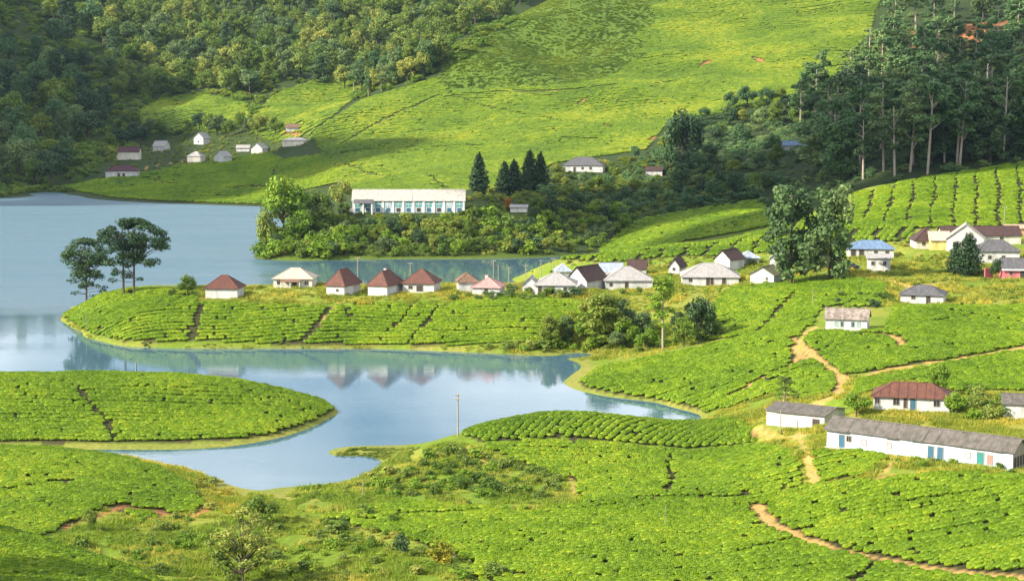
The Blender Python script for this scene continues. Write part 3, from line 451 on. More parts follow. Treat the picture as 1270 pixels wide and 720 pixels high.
# ------------------------------------------------------------------ lake
wm, n, l, b = new_mat('lake_water')
b.inputs['Base Color'].default_value = (0.062, 0.125, 0.165, 1); b.inputs['Roughness'].default_value = 0.08; b.inputs['IOR'].default_value = 1.4; b.inputs['Specular IOR Level'].default_value = 0.75
g = n.new('ShaderNodeNewGeometry')
mp = n.new('ShaderNodeMapping'); mp.inputs['Scale'].default_value = (0.5, 1.3, 1); l.new(g.outputs['Position'], mp.inputs[0])
w1 = n.new('ShaderNodeTexNoise'); w1.inputs['Scale'].default_value = 0.8; w1.inputs['Detail'].default_value = 3; l.new(mp.outputs[0], w1.inputs['Vector'])
mp2 = n.new('ShaderNodeMapping'); mp2.inputs['Scale'].default_value = (0.012, 0.05, 1); l.new(g.outputs['Position'], mp2.inputs[0])
w2 = n.new('ShaderNodeTexNoise'); w2.inputs['Scale'].default_value = 1.0; w2.inputs['Detail'].default_value = 3; l.new(mp2.outputs[0], w2.inputs['Vector'])
rr = n.new('ShaderNodeMapRange'); rr.inputs[1].default_value = 0.42; rr.inputs[2].default_value = 0.66; rr.inputs[3].default_value = 0.018; rr.inputs[4].default_value = 0.07
l.new(w2.outputs['Fac'], rr.inputs[0])
bp = n.new('ShaderNodeBump'); bp.inputs['Distance'].default_value = 0.3; l.new(rr.outputs[0], bp.inputs['Strength'])
l.new(w1.outputs['Fac'], bp.inputs['Height']); l.new(bp.outputs[0], b.inputs['Normal'])
sy = n.new('ShaderNodeSeparateXYZ'); l.new(g.outputs['Position'], sy.inputs[0])          # the open lake beyond the peninsula is ruffled by wind, the coves lie calm
ro = n.new('ShaderNodeMapRange'); ro.interpolation_type = 'SMOOTHSTEP'; ro.inputs[1].default_value = 470; ro.inputs[2].default_value = 620; ro.inputs[3].default_value = 0.09; ro.inputs[4].default_value = 0.42
l.new(sy.outputs['Y'], ro.inputs[0]); ro.inputs[3].default_value = 0.0; ro.inputs[4].default_value = 0.50
rx = n.new('ShaderNodeMapRange'); rx.interpolation_type = 'SMOOTHSTEP'; rx.inputs[1].default_value = -50; rx.inputs[2].default_value = -105; l.new(sy.outputs['X'], rx.inputs[0])
rm_ = n.new('ShaderNodeMath'); rm_.operation = 'MULTIPLY_ADD'; rm_.inputs[2].default_value = 0.035; l.new(ro.outputs[0], rm_.inputs[0]); l.new(rx.outputs[0], rm_.inputs[1])
rn = n.new('ShaderNodeMath'); rn.operation = 'MULTIPLY'; rq = n.new('ShaderNodeMapRange'); rq.inputs[1].default_value = 0.3; rq.inputs[2].default_value = 0.7; rq.inputs[3].default_value = 0.6; rq.inputs[4].default_value = 1.3
l.new(w2.outputs['Fac'], rq.inputs[0]); l.new(rm_.outputs[0], rn.inputs[0]); l.new(rq.outputs[0], rn.inputs[1]); l.new(rn.outputs[0], b.inputs['Roughness'])
water = mesh_obj('lake', [(-2600, 150, 0), (2600, 150, 0), (2600, 2200, 0), (-2600, 2200, 0)], [(0, 1, 2, 3)], wm)
tag(water, 'calm blue lake reflecting sky and houses', 'lake', kind='structure')

# ------------------------------------------------------------------ tea
leafy('tea', (0.080, 0.158, 0.006), (0.178, 0.280, 0.010), (0.25, 0.33, 0.015), patch=0.045, trans=0.2, drift=1.6)
leafy('hilltea', (0.066, 0.130, 0.011), (0.165, 0.252, 0.014), (0.28, 0.32, 0.021), patch=0.02, trans=0.2, drift=1.7)
leafy('hillscrub', (0.075, 0.150, 0.016), (0.160, 0.260, 0.024), (0.23, 0.28, 0.03), patch=0.03, trans=0.25, drift=1.8)
leafy('scrub', (0.075, 0.130, 0.014), (0.190, 0.250, 0.028), (0.34, 0.33, 0.05), patch=0.07, trans=0.25)
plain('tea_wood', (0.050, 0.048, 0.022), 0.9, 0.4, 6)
SRC = bpy.data.collections.new('plant_sources')
def tea_mesh(name, seed, mat, nleaf=85):
    r = np.random.default_rng(seed); V, Fc = [], []
    NS = 11; rings = [(0.40, 0.0), (0.52, 0.26), (0.62, 0.40), (0.60, 0.54), (0.46, 0.62)]
    for rad, h in rings:
        for k in range(NS):
            a = 2 * math.pi * k / NS; q = rad * (1 + r.uniform(-0.13, 0.13)); p = 4.0
            sq = (abs(math.cos(a)) ** p + abs(math.sin(a)) ** p) ** (-1 / p)          # clipped squarish
            V.append((q * sq * math.cos(a), q * sq * math.sin(a) * 0.94, h + r.uniform(-0.05, 0.05)))
    V.append((0, 0, 0.65))
    for i in range(len(rings) - 1):
        for k in range(NS):
            Fc.append((i * NS + k, i * NS + (k + 1) % NS, (i + 1) * NS + (k + 1) % NS, (i + 1) * NS + k))
    t = (len(rings) - 1) * NS
    for k in range(NS): Fc.append((t + k, t + (k + 1) % NS, len(V) - 1))
    for _ in range(nleaf):
        a = r.uniform(0, 6.28); q = 0.60 * math.sqrt(r.uniform(0, 1)); h = 0.65 - 0.16 * (q / 0.6) ** 4 if r.random() < 0.8 else r.uniform(0.25, 0.6)
        if h < 0.47: q = 0.6
        c = Vector((q * math.cos(a) * 1.05, q * math.sin(a), h)); s = r.uniform(0.08, 0.19)
        d = Vector((r.normal(0, 0.6), r.normal(0, 0.6), r.uniform(0.3, 1))).normalized(); e = d.orthogonal().normalized(); e = Matrix.Rotation(r.uniform(0, 6.28), 3, d) @ e
        n0 = len(V); u = d.cross(e)
        for p in (c - e * s * 0.5, c + d * s * 0.7 - u * 0.0, c + e * s * 0.5 , c - d * s * 0.3): V.append(tuple(p))
        Fc.append((n0, n0 + 1, n0 + 2, n0 + 3))
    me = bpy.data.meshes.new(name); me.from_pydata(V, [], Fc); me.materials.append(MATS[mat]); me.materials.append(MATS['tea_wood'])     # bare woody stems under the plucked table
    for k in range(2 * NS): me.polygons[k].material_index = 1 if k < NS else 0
    return me
def source(name, me, coll):
    o = bpy.data.objects.new(name, me); coll.objects.link(o); return o
SETS = {}
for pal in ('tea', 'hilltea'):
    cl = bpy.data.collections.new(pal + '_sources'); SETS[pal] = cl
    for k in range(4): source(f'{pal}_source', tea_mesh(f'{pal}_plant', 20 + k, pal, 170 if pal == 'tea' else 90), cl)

def scatter_group(coll):
    ng = bpy.data.node_groups.new('scatter_' + coll.name, 'GeometryNodeTree')
    ng.interface.new_socket('Geometry', in_out='INPUT', socket_type='NodeSocketGeometry')
    ng.interface.new_socket('Geometry', in_out='OUTPUT', socket_type='NodeSocketGeometry')
    N, L = ng.nodes, ng.links
    gi, go = N.new('NodeGroupInput'), N.new('NodeGroupOutput')
    ip = N.new('GeometryNodeInstanceOnPoints'); ci = N.new('GeometryNodeCollectionInfo')
    ci.inputs['Collection'].default_value = coll; ci.inputs['Separate Children'].default_value = True; ci.inputs['Reset Children'].default_value = True
    ip.inputs['Pick Instance'].default_value = True
    def attr(nm, ty):
        a = N.new('GeometryNodeInputNamedAttribute'); a.data_type = ty; a.inputs['Name'].default_value = nm; return a.outputs['Attribute']
    L.new(gi.outputs[0], ip.inputs['Points']); L.new(ci.outputs[0], ip.inputs['Instance'])
    L.new(attr('pick', 'INT'), ip.inputs['Instance Index']); L.new(attr('turn', 'FLOAT_VECTOR'), ip.inputs['Rotation']); L.new(attr('size', 'FLOAT_VECTOR'), ip.inputs['Scale'])
    L.new(ip.outputs[0], go.inputs[0])
    return ng
GROUPS = {}
def scatter(name, P, rot, size, coll, label, nvar):
    me = bpy.data.meshes.new(name); me.vertices.add(len(P)); me.vertices.foreach_set('co', np.asarray(P, np.float32).ravel())
    a = me.attributes.new('pick', 'INT', 'POINT'); a.data.foreach_set('value', RNG.integers(0, nvar, len(P)).astype(np.int32))
    a = me.attributes.new('turn', 'FLOAT_VECTOR', 'POINT'); a.data.foreach_set('vector', np.asarray(rot, np.float32).ravel())
    a = me.attributes.new('size', 'FLOAT_VECTOR', 'POINT'); a.data.foreach_set('vector', np.asarray(size, np.float32).ravel())
    o = bpy.data.objects.new(name, me); C.objects.link(o)
    if coll.name not in GROUPS: GROUPS[coll.name] = scatter_group(coll)
    md = o.modifiers.new('scatter', 'NODES'); md.node_group = GROUPS[coll.name]
    return tag(o, label, 'tea bushes' if 'tea' in coll.name else 'undergrowth', kind='stuff')

KEEP_OUT = []                                                     # (x, y, radius) of buildings and tree feet, filled below
LINES = SOIL_PATHS + LANES + BARE
def clear_of_lines(x, y, pad=0.40):
    ok = np.ones(len(x), bool)
    for ln, w in LINES:
        xs = [p[0] for p in ln]; ys = [p[1] for p in ln]
        m = (x > min(xs) - 6) & (x < max(xs) + 6) & (y > min(ys) - 6) & (y < max(ys) + 6) & ok
        if m.any(): ok[m] &= seg_dist(x[m], y[m], ln) + vnoise(x[m] / 2.0, y[m] / 2.0) * 0.5 > w * 0.42 + pad
    return ok
def clear_of_things(x, y):
    ok = np.ones(len(x), bool)
    for kx, ky, kr in KEEP_OUT: ok &= (x - kx) ** 2 + (y - ky) ** 2 > kr * kr
    return ok
def field_points(f):
    nm, lab, poly, lo, hi, ang, gv, gu, size, drain, pal = f
    pxs = [p[0] for p in poly]
    x0, x1 = min((min(pxs) - 635) / F * d for d in (lo, hi)), max((max(pxs) - 635) / F * d for d in (lo, hi))
    cx, cy = (x0 + x1) / 2, (lo + hi) / 2; R = math.hypot(x1 - x0, hi - lo) / 2 + 3
    a = math.radians(ang); r = np.random.default_rng(abs(hash(nm)) % 1000 if False else sum(map(ord, nm)))
    u = np.arange(-R, R, gu); v = [-R]                              # hedges stand in twos and threes with a plucking lane between
    lane = {'hilltea': 0.28, 'tea': 0.08}[pal] * gv
    while v[-1] < R:
        v.append(v[-1] + gv + (lane if len(v) % (2 if len(v) % 5 else 3) == 0 else 0))
    v = np.array(v); U, V = np.meshgrid(u, v)
    row = np.arange(len(v))[:, None] + np.zeros_like(U)
    U = U + r.uniform(0, gu, (len(v), 1)) + r.normal(0, 0.10 * gu, U.shape)
    V = V + r.normal(0, 0.05 * gv, V.shape) + r.normal(0, 0.05 * gv, (len(v), 1)) + 2.2 * np.sin(U / 23 + ang) + 0.8 * np.sin(U / 8.3 + 1)
    X = (cx + U * math.cos(a) - V * math.sin(a)).ravel(); Y = (cy + U * math.sin(a) + V * math.cos(a)).ravel(); U = U.ravel()
    m = (Y > lo) & (Y < hi) & (X / Y > -0.4) & (X / Y < 0.4); X, Y, U = X[m], Y[m], U[m]
    Z = height(X, Y); px, py = project(X, Y, Z)
    if nm == 'far_hill': k_ = (px > 560) & (px < 900) & (py < 125); px = px + k_ * vnoise(X / 20, Y / 20) * 40; py = py + k_ * vnoise(X / 25 + 3, Y / 25) * 12
    m = in_poly(px, py, poly) & (Z > 0.6); X, Y, Z, U = X[m], Y[m], Z[m], U[m]
    miss = vnoise(X / 1.7 + 7, Y / 1.3) + vnoise(X / 11, Y / 9 + 5) * 0.35
    m = (r.random(len(X)) > 0.03) & (miss < 0.53) & clear_of_lines(X, Y) & clear_of_things(X, Y)
    if drain:
        w = (X * 0.972 - Y * 0.235 + 0.35 * np.sin(Y / 9.0)) % drain; m &= (w > 1.4 * size)
    X, Y, Z = X[m], Y[m], Z[m]; k = len(X)
    s = size * (1.03 + r.normal(0, 0.06, k) + vnoise(X / 6, Y / 6) * 0.16)
    e = 0.6
    tx = (height(X, Y + e) - height(X, Y - e)) / (2 * e); ty = -(height(X + e, Y) - height(X - e, Y)) / (2 * e)
    rot = np.stack([np.arctan(tx) * 0.9, np.arctan(ty) * 0.9, a + r.normal(0, 0.22, k)], -1)
    hgt = np.minimum(s, 1.25 + 0 * s) * (1.08 + vnoise(X / 2.7, Y / 2.7) * 0.25)
    sz = np.stack([s * gu / size * (1.0 if nm == 'foreground' else 1.16), s * gv / size * 0.69, hgt], -1)
    return np.stack([X, Y, Z - 0.06], -1), rot, sz
# ------------------------------------------------------------------ buildings
WALLS = dict(white=(0.62, 0.61, 0.59), whiteblue=(0.60, 0.64, 0.67), palewhite=(0.58, 0.64, 0.64), cream=(0.72, 0.67, 0.56), yellow=(0.80, 0.62, 0.22), pink=(0.72, 0.20, 0.24), tan=(0.55, 0.33, 0.20), darkwood=(0.10, 0.06, 0.04))
ROOFS = dict(redbrown=(0.13, 0.045, 0.032), redtin=(0.150, 0.060, 0.042), creamtin=(0.46, 0.41, 0.34), brown=(0.20, 0.12, 0.08), pinktin=(0.52, 0.27, 0.25), palegrey=(0.33, 0.32, 0.315), bluegrey=(0.36, 0.41, 0.48), darkbrown=(0.075, 0.042, 0.038), mossy=(0.19, 0.17, 0.11), bluetin=(0.15, 0.23, 0.36), slate=(0.115, 0.112, 0.12), tan_roof=(0.55, 0.36, 0.26), patchy=(0.34, 0.28, 0.24), rusty=(0.150, 0.060, 0.040), asbestos=(0.150, 0.130, 0.118), pinkbeige=(0.47, 0.43, 0.38), maroon=(0.085, 0.035, 0.045))
STAIN = dict(redtin=(0.065, 0.034, 0.028), redbrown=(0.06, 0.03, 0.025), patchy=(0.07, 0.055, 0.045), mossy=(0.10, 0.12, 0.03), rusty=(0.075, 0.034, 0.026), palegrey=(0.22, 0.20, 0.19), asbestos=(0.060, 0.056, 0.044), creamtin=(0.32, 0.25, 0.19))
for k, c in WALLS.items(): plain('wall_' + k, c, 0.85, 0.48, 0.6, bump=0.1, streak=(1, 1, 0.35))
for k, c in ROOFS.items(): plain('roof_' + k, c, 0.8, 0.5, 0.9, bump=0.35, stain=STAIN.get(k), streak=(1.6, 1, 1))
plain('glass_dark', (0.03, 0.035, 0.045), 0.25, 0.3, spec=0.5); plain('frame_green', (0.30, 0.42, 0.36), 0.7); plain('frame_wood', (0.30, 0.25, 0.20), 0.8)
plain('bluedoor', (0.04, 0.13, 0.20), 0.6); plain('greendoor', (0.03, 0.22, 0.20), 0.6); plain('rustdoor', (0.42, 0.22, 0.17), 0.8); plain('door_wood', (0.06, 0.05, 0.045), 0.8); plain('pale', (0.62, 0.55, 0.52), 0.8)
plain('teal', (0.12, 0.36, 0.34), 0.5); plain('plinth', (0.45, 0.58, 0.60), 0.9, 0.35, 1.2); plain('concrete', (0.40, 0.38, 0.35), 0.9); plain('fascia', (0.78, 0.76, 0.74), 0.7)

class MB:
    def __init__(s): s.v, s.f = [], []
    def box(s, x0, x1, y0, y1, z0, z1):
        n = len(s.v); s.v += [(x0, y0, z0), (x1, y0, z0), (x1, y1, z0), (x0, y1, z0), (x0, y0, z1), (x1, y0, z1), (x1, y1, z1), (x0, y1, z1)]
        s.f += [tuple(n + i for i in q) for q in ((0, 3, 2, 1), (4, 5, 6, 7), (0, 1, 5, 4), (1, 2, 6, 5), (2, 3, 7, 6), (3, 0, 4, 7))]; return s
    def slab(s, pts_, t):
        """a polygon with thickness t downwards"""
        n = len(s.v); k = len(pts_); s.v += [tuple(p) for p in pts_] + [(p[0], p[1], p[2] - t) for p in pts_]
        s.f.append(tuple(range(n, n + k))); s.f.append(tuple(range(n + 2 * k - 1, n + k - 1, -1)))
        for i in range(k): s.f.append((n + (i + 1) % k, n + i, n + k + i, n + k + (i + 1) % k))
        return s
    def tube(s, a, b, r0, r1=None, k=6):
        a, b = Vector(a), Vector(b); r1 = r0 if r1 is None else r1; d = (b - a).normalized(); e = d.orthogonal().normalized(); g = d.cross(e); n = len(s.v)
        for p, r in ((a, r0), (b, r1)):
            for i in range(k):
                t = 2 * math.pi * i / k; s.v.append(tuple(p + e * r * math.cos(t) + g * r * math.sin(t)))
        for i in range(k): s.f.append((n + i, n + (i + 1) % k, n + k + (i + 1) % k, n + k + i))
        s.f.append(tuple(range(n + k - 1, n - 1, -1))); s.f.append(tuple(range(n + k, n + 2 * k)))
        return s
    def build(s, name, mat, parent=None, smooth=False): return mesh_obj(name, s.v, s.f, MATS[mat] if isinstance(mat, str) else mat, parent, smooth)

def build_house(h):
    w, d, H, R, a = h['w'], h['dep'], h['wh'], h['rh'], h['a']
    nm = 'factory_hall' if h.get('hall') else 'row_house' if h.get('sheets') == 15 else 'shed' if ('shed' in h['label'] or 'outbuilding' in h['label']) else 'hut' if ' hut' in h['label'] else 'cottage' if 'cottage' in h['label'] else 'house'
    root = empty(nm, h['pos'], a)
    tag(root, h['label'], 'factory' if h.get('hall') else 'shed' if nm == 'shed' else 'hut' if nm == 'hut' else 'house', 'houses around the lake')
    wm_, rm = 'wall_' + h['wall'], 'roof_' + h['top']
    x0, x1, y0, y1 = -w / 2, w / 2, -d / 2, d / 2; kind = h['roof']; ov = 0.45; th = 0.10
    m = MB(); n = 0
    V = [(x0, y0, -1.6), (x1, y0, -1.6), (x1, y1, -1.6), (x0, y1, -1.6), (x0, y0, H), (x1, y0, H), (x1, y1, H), (x0, y1, H)]
    Fc = [(0, 1, 5, 4), (1, 2, 6, 5), (2, 3, 7, 6), (3, 0, 4, 7)]
    if kind == 'gable': V += [(x0, 0, H + R - 0.06), (x1, 0, H + R - 0.06)]; Fc += [(4, 7, 8), (5, 9, 6)]
    elif kind == 'gable_y': V += [(0, y0, H + R - 0.06), (0, y1, H + R - 0.06)]; Fc += [(4, 5, 8), (6, 7, 9)]
    else: Fc.append((4, 5, 6, 7))
    wall = mesh_obj('wall', V, Fc, MATS[wm_], root)
    def slope_sheet(P, parent, name='roof_sheet', t=th): return MB().slab(P, t).build(name, rm, parent)
    if kind in ('gable', 'gable_y'):
        half, L = (d / 2, w) if kind == 'gable' else (w / 2, d)
        drop = R * ov / half; zr, ze = H + R + 0.08, H - drop + 0.08
        def pt(u, v, z): return (u, v, z) if kind == 'gable' else (v, u, z)
        roof = empty('roof', (0, 0, 0)); roof.parent = root
        k = h.get('sheets', 1 if L * (1 / h['s']) < 60 else max(2, int(L / 2.6))); e = 0.4
        us = np.linspace(-L / 2 - e, L / 2 + e, k + 1)
        r = random.Random(int(h['pos'].x * 10))
        for sgn in (-1, 1):
            for i in range(k):
                dz0, dz1 = r.uniform(-0.035, 0.035), r.uniform(-0.03, 0.03); j = r.uniform(-0.12, 0.10) if k > 1 else 0
                P = [pt(us[i] + 0.012, sgn * (half + ov + j), ze + dz0), pt(us[i + 1] - 0.012, sgn * (half + ov + j), ze + dz1), pt(us[i + 1] - 0.012, sgn * 0.02, zr + dz1), pt(us[i] + 0.012, sgn * 0.02, zr + dz0)]
                if (sgn > 0) == (kind == 'gable'): P = P[::-1]
                slope_sheet(P, roof)
        c = MB(); A, B = pt(-L / 2 - e, 0, zr + 0.02), pt(L / 2 + e, 0, zr + 0.02); c.tube(A, B, 0.13, 0.13, 6); c.build('ridge_cap', rm, roof)
    else:
        e0 = ov; zt, ze = H + R + 0.08, H - 0.12
        rl = max(0.0, w - d) / 2 + 0.15 if w >= d else 0.15
        rd = max(0.0, d - w) / 2 + 0.15 if d > w else 0.15
        if w >= d: A, B = (-rl, 0, zt), (rl, 0, zt)
        else: A, B = (0, -rd, zt), (0, rd, zt)
        c4 = [(x0 - e0, y0 - e0, ze), (x1 + e0, y0 - e0, ze), (x1 + e0, y1 + e0, ze), (x0 - e0, y1 + e0, ze)]
        roof = empty('roof', (0, 0, 0)); roof.parent = root
        if w >= d: S = [[c4[0], c4[1], B, A], [c4[1], c4[2], B], [c4[2], c4[3], A, B], [c4[3], c4[0], A]]
        else: S = [[c4[0], c4[1], A], [c4[1], c4[2], B, A], [c4[2], c4[3], B], [c4[3], c4[0], A, B]]
        for P in S: slope_sheet(P, roof, 'roof_slope')
        for p, q in ((c4[0], A), (c4[3], A if w >= d else B), (c4[1], B if w >= d else A), (c4[2], B), (A, B)):
            if (Vector(p) - Vector(q)).length > 0.2: MB().tube(Vector(p) + Vector((0, 0, .02)), Vector(q) + Vector((0, 0, .02)), 0.09, 0.09, 5).build('ridge_cap', rm, roof)
        if h.get('ribs'):
            for i in range(1, 9):
                t = i / 9; p = Vector(c4[0]).lerp(Vector(c4[1]), t); q = Vector(A).lerp(Vector(B), min(1, max(0, (p.x + rl) / (2 * rl))))
                if p.x < -rl or p.x > rl:
                    kx = (abs(p.x) - rl) / (c4[1][0] - rl); q = Vector((p.x, 0 + (c4[0][1]) * kx, zt + (ze - zt) * kx))
                MB().tube(p + Vector((0, 0, .03)), q + Vector((0, 0, .03)), 0.06, 0.06, 5).build('roof_rib', rm, roof)
    for o in h['op']:
        ty, fx, ow, oz, oh = o[:5]; mat = o[5] if len(o) > 5 else None
        cx = x0 + w * fx; oh = min(oh, H - oz - 0.12)
        if ty == 'window':
            fr = MB(); t = 0.09
            fr.box(cx - ow / 2 - t, cx - ow / 2, y0 - 0.07, y0 + 0.02, oz, oz + oh); fr.box(cx + ow / 2, cx + ow / 2 + t, y0 - 0.07, y0 + 0.02, oz, oz + oh)
            fr.box(cx - ow / 2 - t, cx + ow / 2 + t, y0 - 0.075, y0 + 0.02, oz - t, oz); fr.box(cx - ow / 2 - t, cx + ow / 2 + t, y0 - 0.075, y0 + 0.02, oz + oh, oz + oh + t)
            fr.box(cx - 0.03, cx + 0.03, y0 - 0.05, y0 + 0.01, oz, oz + oh)
            f = fr.build('window', 'frame_green' if 'shutters' in h['label'] else 'frame_wood', root)
            MB().box(cx - ow / 2, cx + ow / 2, y0 - 0.025, y0 + 0.02, oz, oz + oh).build('pane', mat or ('frame_green' if 'shutters' in h['label'] and fx in (0.26, 0.8) else 'glass_dark'), f)
        else:
            f = MB().box(cx - ow / 2, cx + ow / 2, y0 - 0.05, y0 + 0.02, oz, oz + oh).build('door', mat or 'door_wood', root)
            fr = MB(); fr.box(cx - ow / 2 - 0.09, cx - ow / 2, y0 - 0.08, y0 + 0.02, oz, oz + oh); fr.box(cx + ow / 2, cx + ow / 2 + 0.09, y0 - 0.08, y0 + 0.02, oz, oz + oh); fr.box(cx - ow / 2 - 0.09, cx + ow / 2 + 0.09, y0 - 0.085, y0 + 0.02, oz + oh, oz + oh + 0.09)
            fr.build('door_frame', 'frame_wood', f)
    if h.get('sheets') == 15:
        MB().box(x0 - 0.02, x1 + 0.02, y0 - 0.03, y0 + 0.03, -1.0, 0.42).build('plinth', 'plinth', root)
        MB().box(x0, x1, y0 - 1.0, y0 - 0.03, -1.0, 0.06).build('walkway', 'concrete', root)
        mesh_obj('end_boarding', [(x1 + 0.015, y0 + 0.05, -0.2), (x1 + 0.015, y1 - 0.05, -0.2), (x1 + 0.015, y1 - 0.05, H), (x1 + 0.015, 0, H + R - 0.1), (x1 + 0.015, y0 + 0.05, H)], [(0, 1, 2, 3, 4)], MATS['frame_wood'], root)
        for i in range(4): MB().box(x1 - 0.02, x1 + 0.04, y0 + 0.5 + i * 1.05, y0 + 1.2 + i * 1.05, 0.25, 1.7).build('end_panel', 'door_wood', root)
    if h.get('fascia'): MB().box(x0 - 0.4, x1 + 0.4, y0 - 0.62, y0 - 0.48, H - 0.45, H - 0.1).build('fascia', 'fascia', root)
    if 'porch' in h:
        p0, p1 = (x0 + w * t for t in h['porch']); pr = MB().slab([(p0, y0 - 1.7, H - 0.75), (p1, y0 - 1.7, H - 0.75), (p1, y0 + 0.1, H - 0.1), (p0, y0 + 0.1, H - 0.1)], 0.08).build('porch_roof', 'roof_brown', root)
        for px_ in (p0 + 0.15, (p0 + p1) / 2, p1 - 0.15): MB().box(px_ - 0.09, px_ + 0.09, y0 - 1.6, y0 - 1.42, -0.8, H - 0.72).build('porch_post', 'fascia', root)
    if h.get('chimney'):
        ch = MB().box(-0.35 - w * 0.1, 0.35 - w * 0.1, 0.6, 1.3, H, H + R + 0.5).build('chimney', wm_, root)
        MB().box(-0.43 - w * 0.1, 0.43 - w * 0.1, 0.52, 1.38, H + R + 0.5, H + R + 0.62).build('chimney_cap', rm, ch)
    if h.get('lean'):
        lw = MB().box(x0 - 1.6, x0 - 0.01, 0.2, d * 0.5 - 0.3, -1.2, H * 0.6).build('lean_to_wall', wm_, root)
        MB().slab([(x0 - 1.9, -0.1, H * 0.58), (x0 - 0.02, -0.1, H * 0.82), (x0 - 0.02, d / 2, H * 0.82), (x0 - 1.9, d / 2, H * 0.58)], 0.08).build('lean_to_roof', rm, lw)
    if h.get('hall'):
        nb = 11; bw = w / nb
        for i in range(nb + 1):
            bx_ = min(max(x0 + i * bw, x0 + 0.28), x1 - 0.28); MB().box(bx_ - 0.28, bx_ + 0.28, y0 - 0.22, y0 + 0.02, -1.0, H - 0.05).build('pilaster', 'fascia', root)
        for i in range(nb):
            cx = x0 + (i + 0.5) * bw
            g_ = i in (0, 1, 4, 5, 6, 7)
            f = MB().box(cx - 1.05, cx + 1.05, y0 - 0.06, y0 + 0.02, H * 0.42, H * 0.93).build('window', 'teal' if g_ or i % 3 else 'plinth', root)
            MB().box(cx - 1.05, cx + 1.05, y0 - 0.12, y0 - 0.06, H * 0.66, H * 0.69).build('glazing_bar', 'fascia', f); MB().box(cx - 0.05, cx + 0.05, y0 - 0.121, y0 - 0.061, H * 0.42, H * 0.93).build('glazing_bar', 'fascia', f)
            q = MB().box(cx - 0.75, cx + 0.75, y0 - 0.07, y0 + 0.02, 0.1, H * 0.34).build('door' if i in (4, 6, 8) else 'window', 'door_wood' if i in (4, 6, 8) else 'bluedoor', root)
        MB().slab([(x0 + 0.6, y0 - 3.2, H * 0.78), (x0 + 7.6, y0 - 3.2, H * 0.78), (x0 + 7.6, y0 + 0.05, H * 1.06), (x0 + 0.6, y0 + 0.05, H * 1.06)], 0.1).build('porch_roof', 'roof_slate', root)
        for px_ in (x0 + 0.9, x0 + 4.1, x0 + 7.3): MB().box(px_ - 0.2, px_ + 0.2, y0 - 3.0, y0 - 2.6, -1.5, H * 0.8).build('porch_post', 'fascia', root)
        MB().box(x0 - 4.5, x0 - 0.02, y0 + 1, y0 + 4, -1.5, H * 0.25).build('side_wall', 'concrete', root)
    KEEP_OUT.append((h['pos'].x, h['pos'].y, max(1.5, min(w, d) / 2 + 1.2)))
    if w > d * 1.3:
        for t in (-1, -0.5, 0.5, 1):
            KEEP_OUT.append((h['pos'].x + math.cos(a) * t * (w - d) / 2, h['pos'].y + math.sin(a) * t * (w - d) / 2, d / 2 + 1.4))
    return root
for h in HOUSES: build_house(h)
# pink garden wall, parked jeep by the shed
p = on_ground(1226, 345, 455, 500); gw = MB().box(-1.3, 1.3, -0.12, 0.12, -0.6, 2.6).build('garden_wall', 'wall_pink'); gw.location = p; gw.rotation_euler = (0, 0, 0.5)
tag(gw, 'pink garden wall standing beside the pink house', 'wall')
p = on_ground(1056, 333, 470, 520); jr = empty('parked_car', (p.x, p.y, p.z + 0.02), 0.15); tag(jr, 'small dark car parked below the house with the blue roof', 'car')
plain('car_paint', (0.05, 0.055, 0.07), 0.3, spec=0.5); plain('tyre', (0.02, 0.02, 0.02), 0.9); plain('lamp', (0.8, 0.78, 0.7), 0.3)
bd = MB(); prof = [(-1.9, 0.35), (1.9, 0.35), (1.95, 0.8), (1.0, 0.95), (0.5, 1.5), (-1.3, 1.5), (-1.85, 0.95)]
for s_ in (-0.8, 0.8): bd.v += [(x_, s_ * (0.82 if z_ > 1.2 else 1), z_) for x_, z_ in prof]
k = len(prof); bd.f += [tuple(range(k)), tuple(range(2 * k - 1, k - 1, -1))] + [((i + 1) % k, i, k + i, k + (i + 1) % k) for i in range(k)]
bd.build('body', 'car_paint', jr)
for x_ in (-1.2, 1.2):
    for y_ in (-0.78, 0.78): MB().tube((x_, y_ - 0.1, 0.33), (x_, y_ + 0.1, 0.33), 0.33, 0.33, 12).build('wheel', 'tyre', jr)
MB().box(-1.0, 0.45, -0.75, -0.69, 0.98, 1.42).build('side_window', 'glass_dark', jr)
for y_ in (-0.55, 0.55): MB().box(1.9, 1.97, y_ - 0.14, y_ + 0.14, 0.62, 0.78).build('headlight', 'lamp', jr)

# ------------------------------------------------------------------ poles and wires
plain('pole_wood', (0.34, 0.30, 0.25), 0.85, 0.4, 4); plain('wire', (0.12, 0.12, 0.12), 0.6); plain('insulator', (0.7, 0.7, 0.68), 0.3)
def pole(px, top, base, lo, hi, label, r=0.11, arm=1.0, name='utility_pole', group='poles along the village', cat='pole', lamp=False):
    p = on_ground(px, base, lo, hi); p.z = float(height(p.x, p.y)); hgt = (base - top) * p.y / F
    o = empty(name, p); tag(o, label, cat, group)
    MB().tube((0, 0, -0.6), (0, 0, hgt), r * 1.25, r, 8).build('shaft', 'pole_wood', o)
    if arm:
        for k_, z_ in enumerate((hgt - 0.25, hgt - 0.95)[:1 if arm < 1 else 2]):
            c = MB().box(-0.65, 0.65, -0.06 - r, -r + 0.02, z_ - 0.06, z_ + 0.06).build('crossarm', 'pole_wood', o)
            for x_ in (-0.55, 0.0, 0.55): MB().tube((x_, -r, z_ + 0.05), (x_, -r, z_ + 0.22), 0.05, 0.03, 6).build('insulator', 'insulator', c)
    return p + Vector((0, 0, hgt - 0.2))
pole(568, 486, 541, 300, 330, 'tall bare utility pole with crossarms on the crest of the promontory', 0.12)
pole(968, 508, 537, 280, 335, 'plain grey pole in front of the white outbuilding', 0.09, 0, group=None)
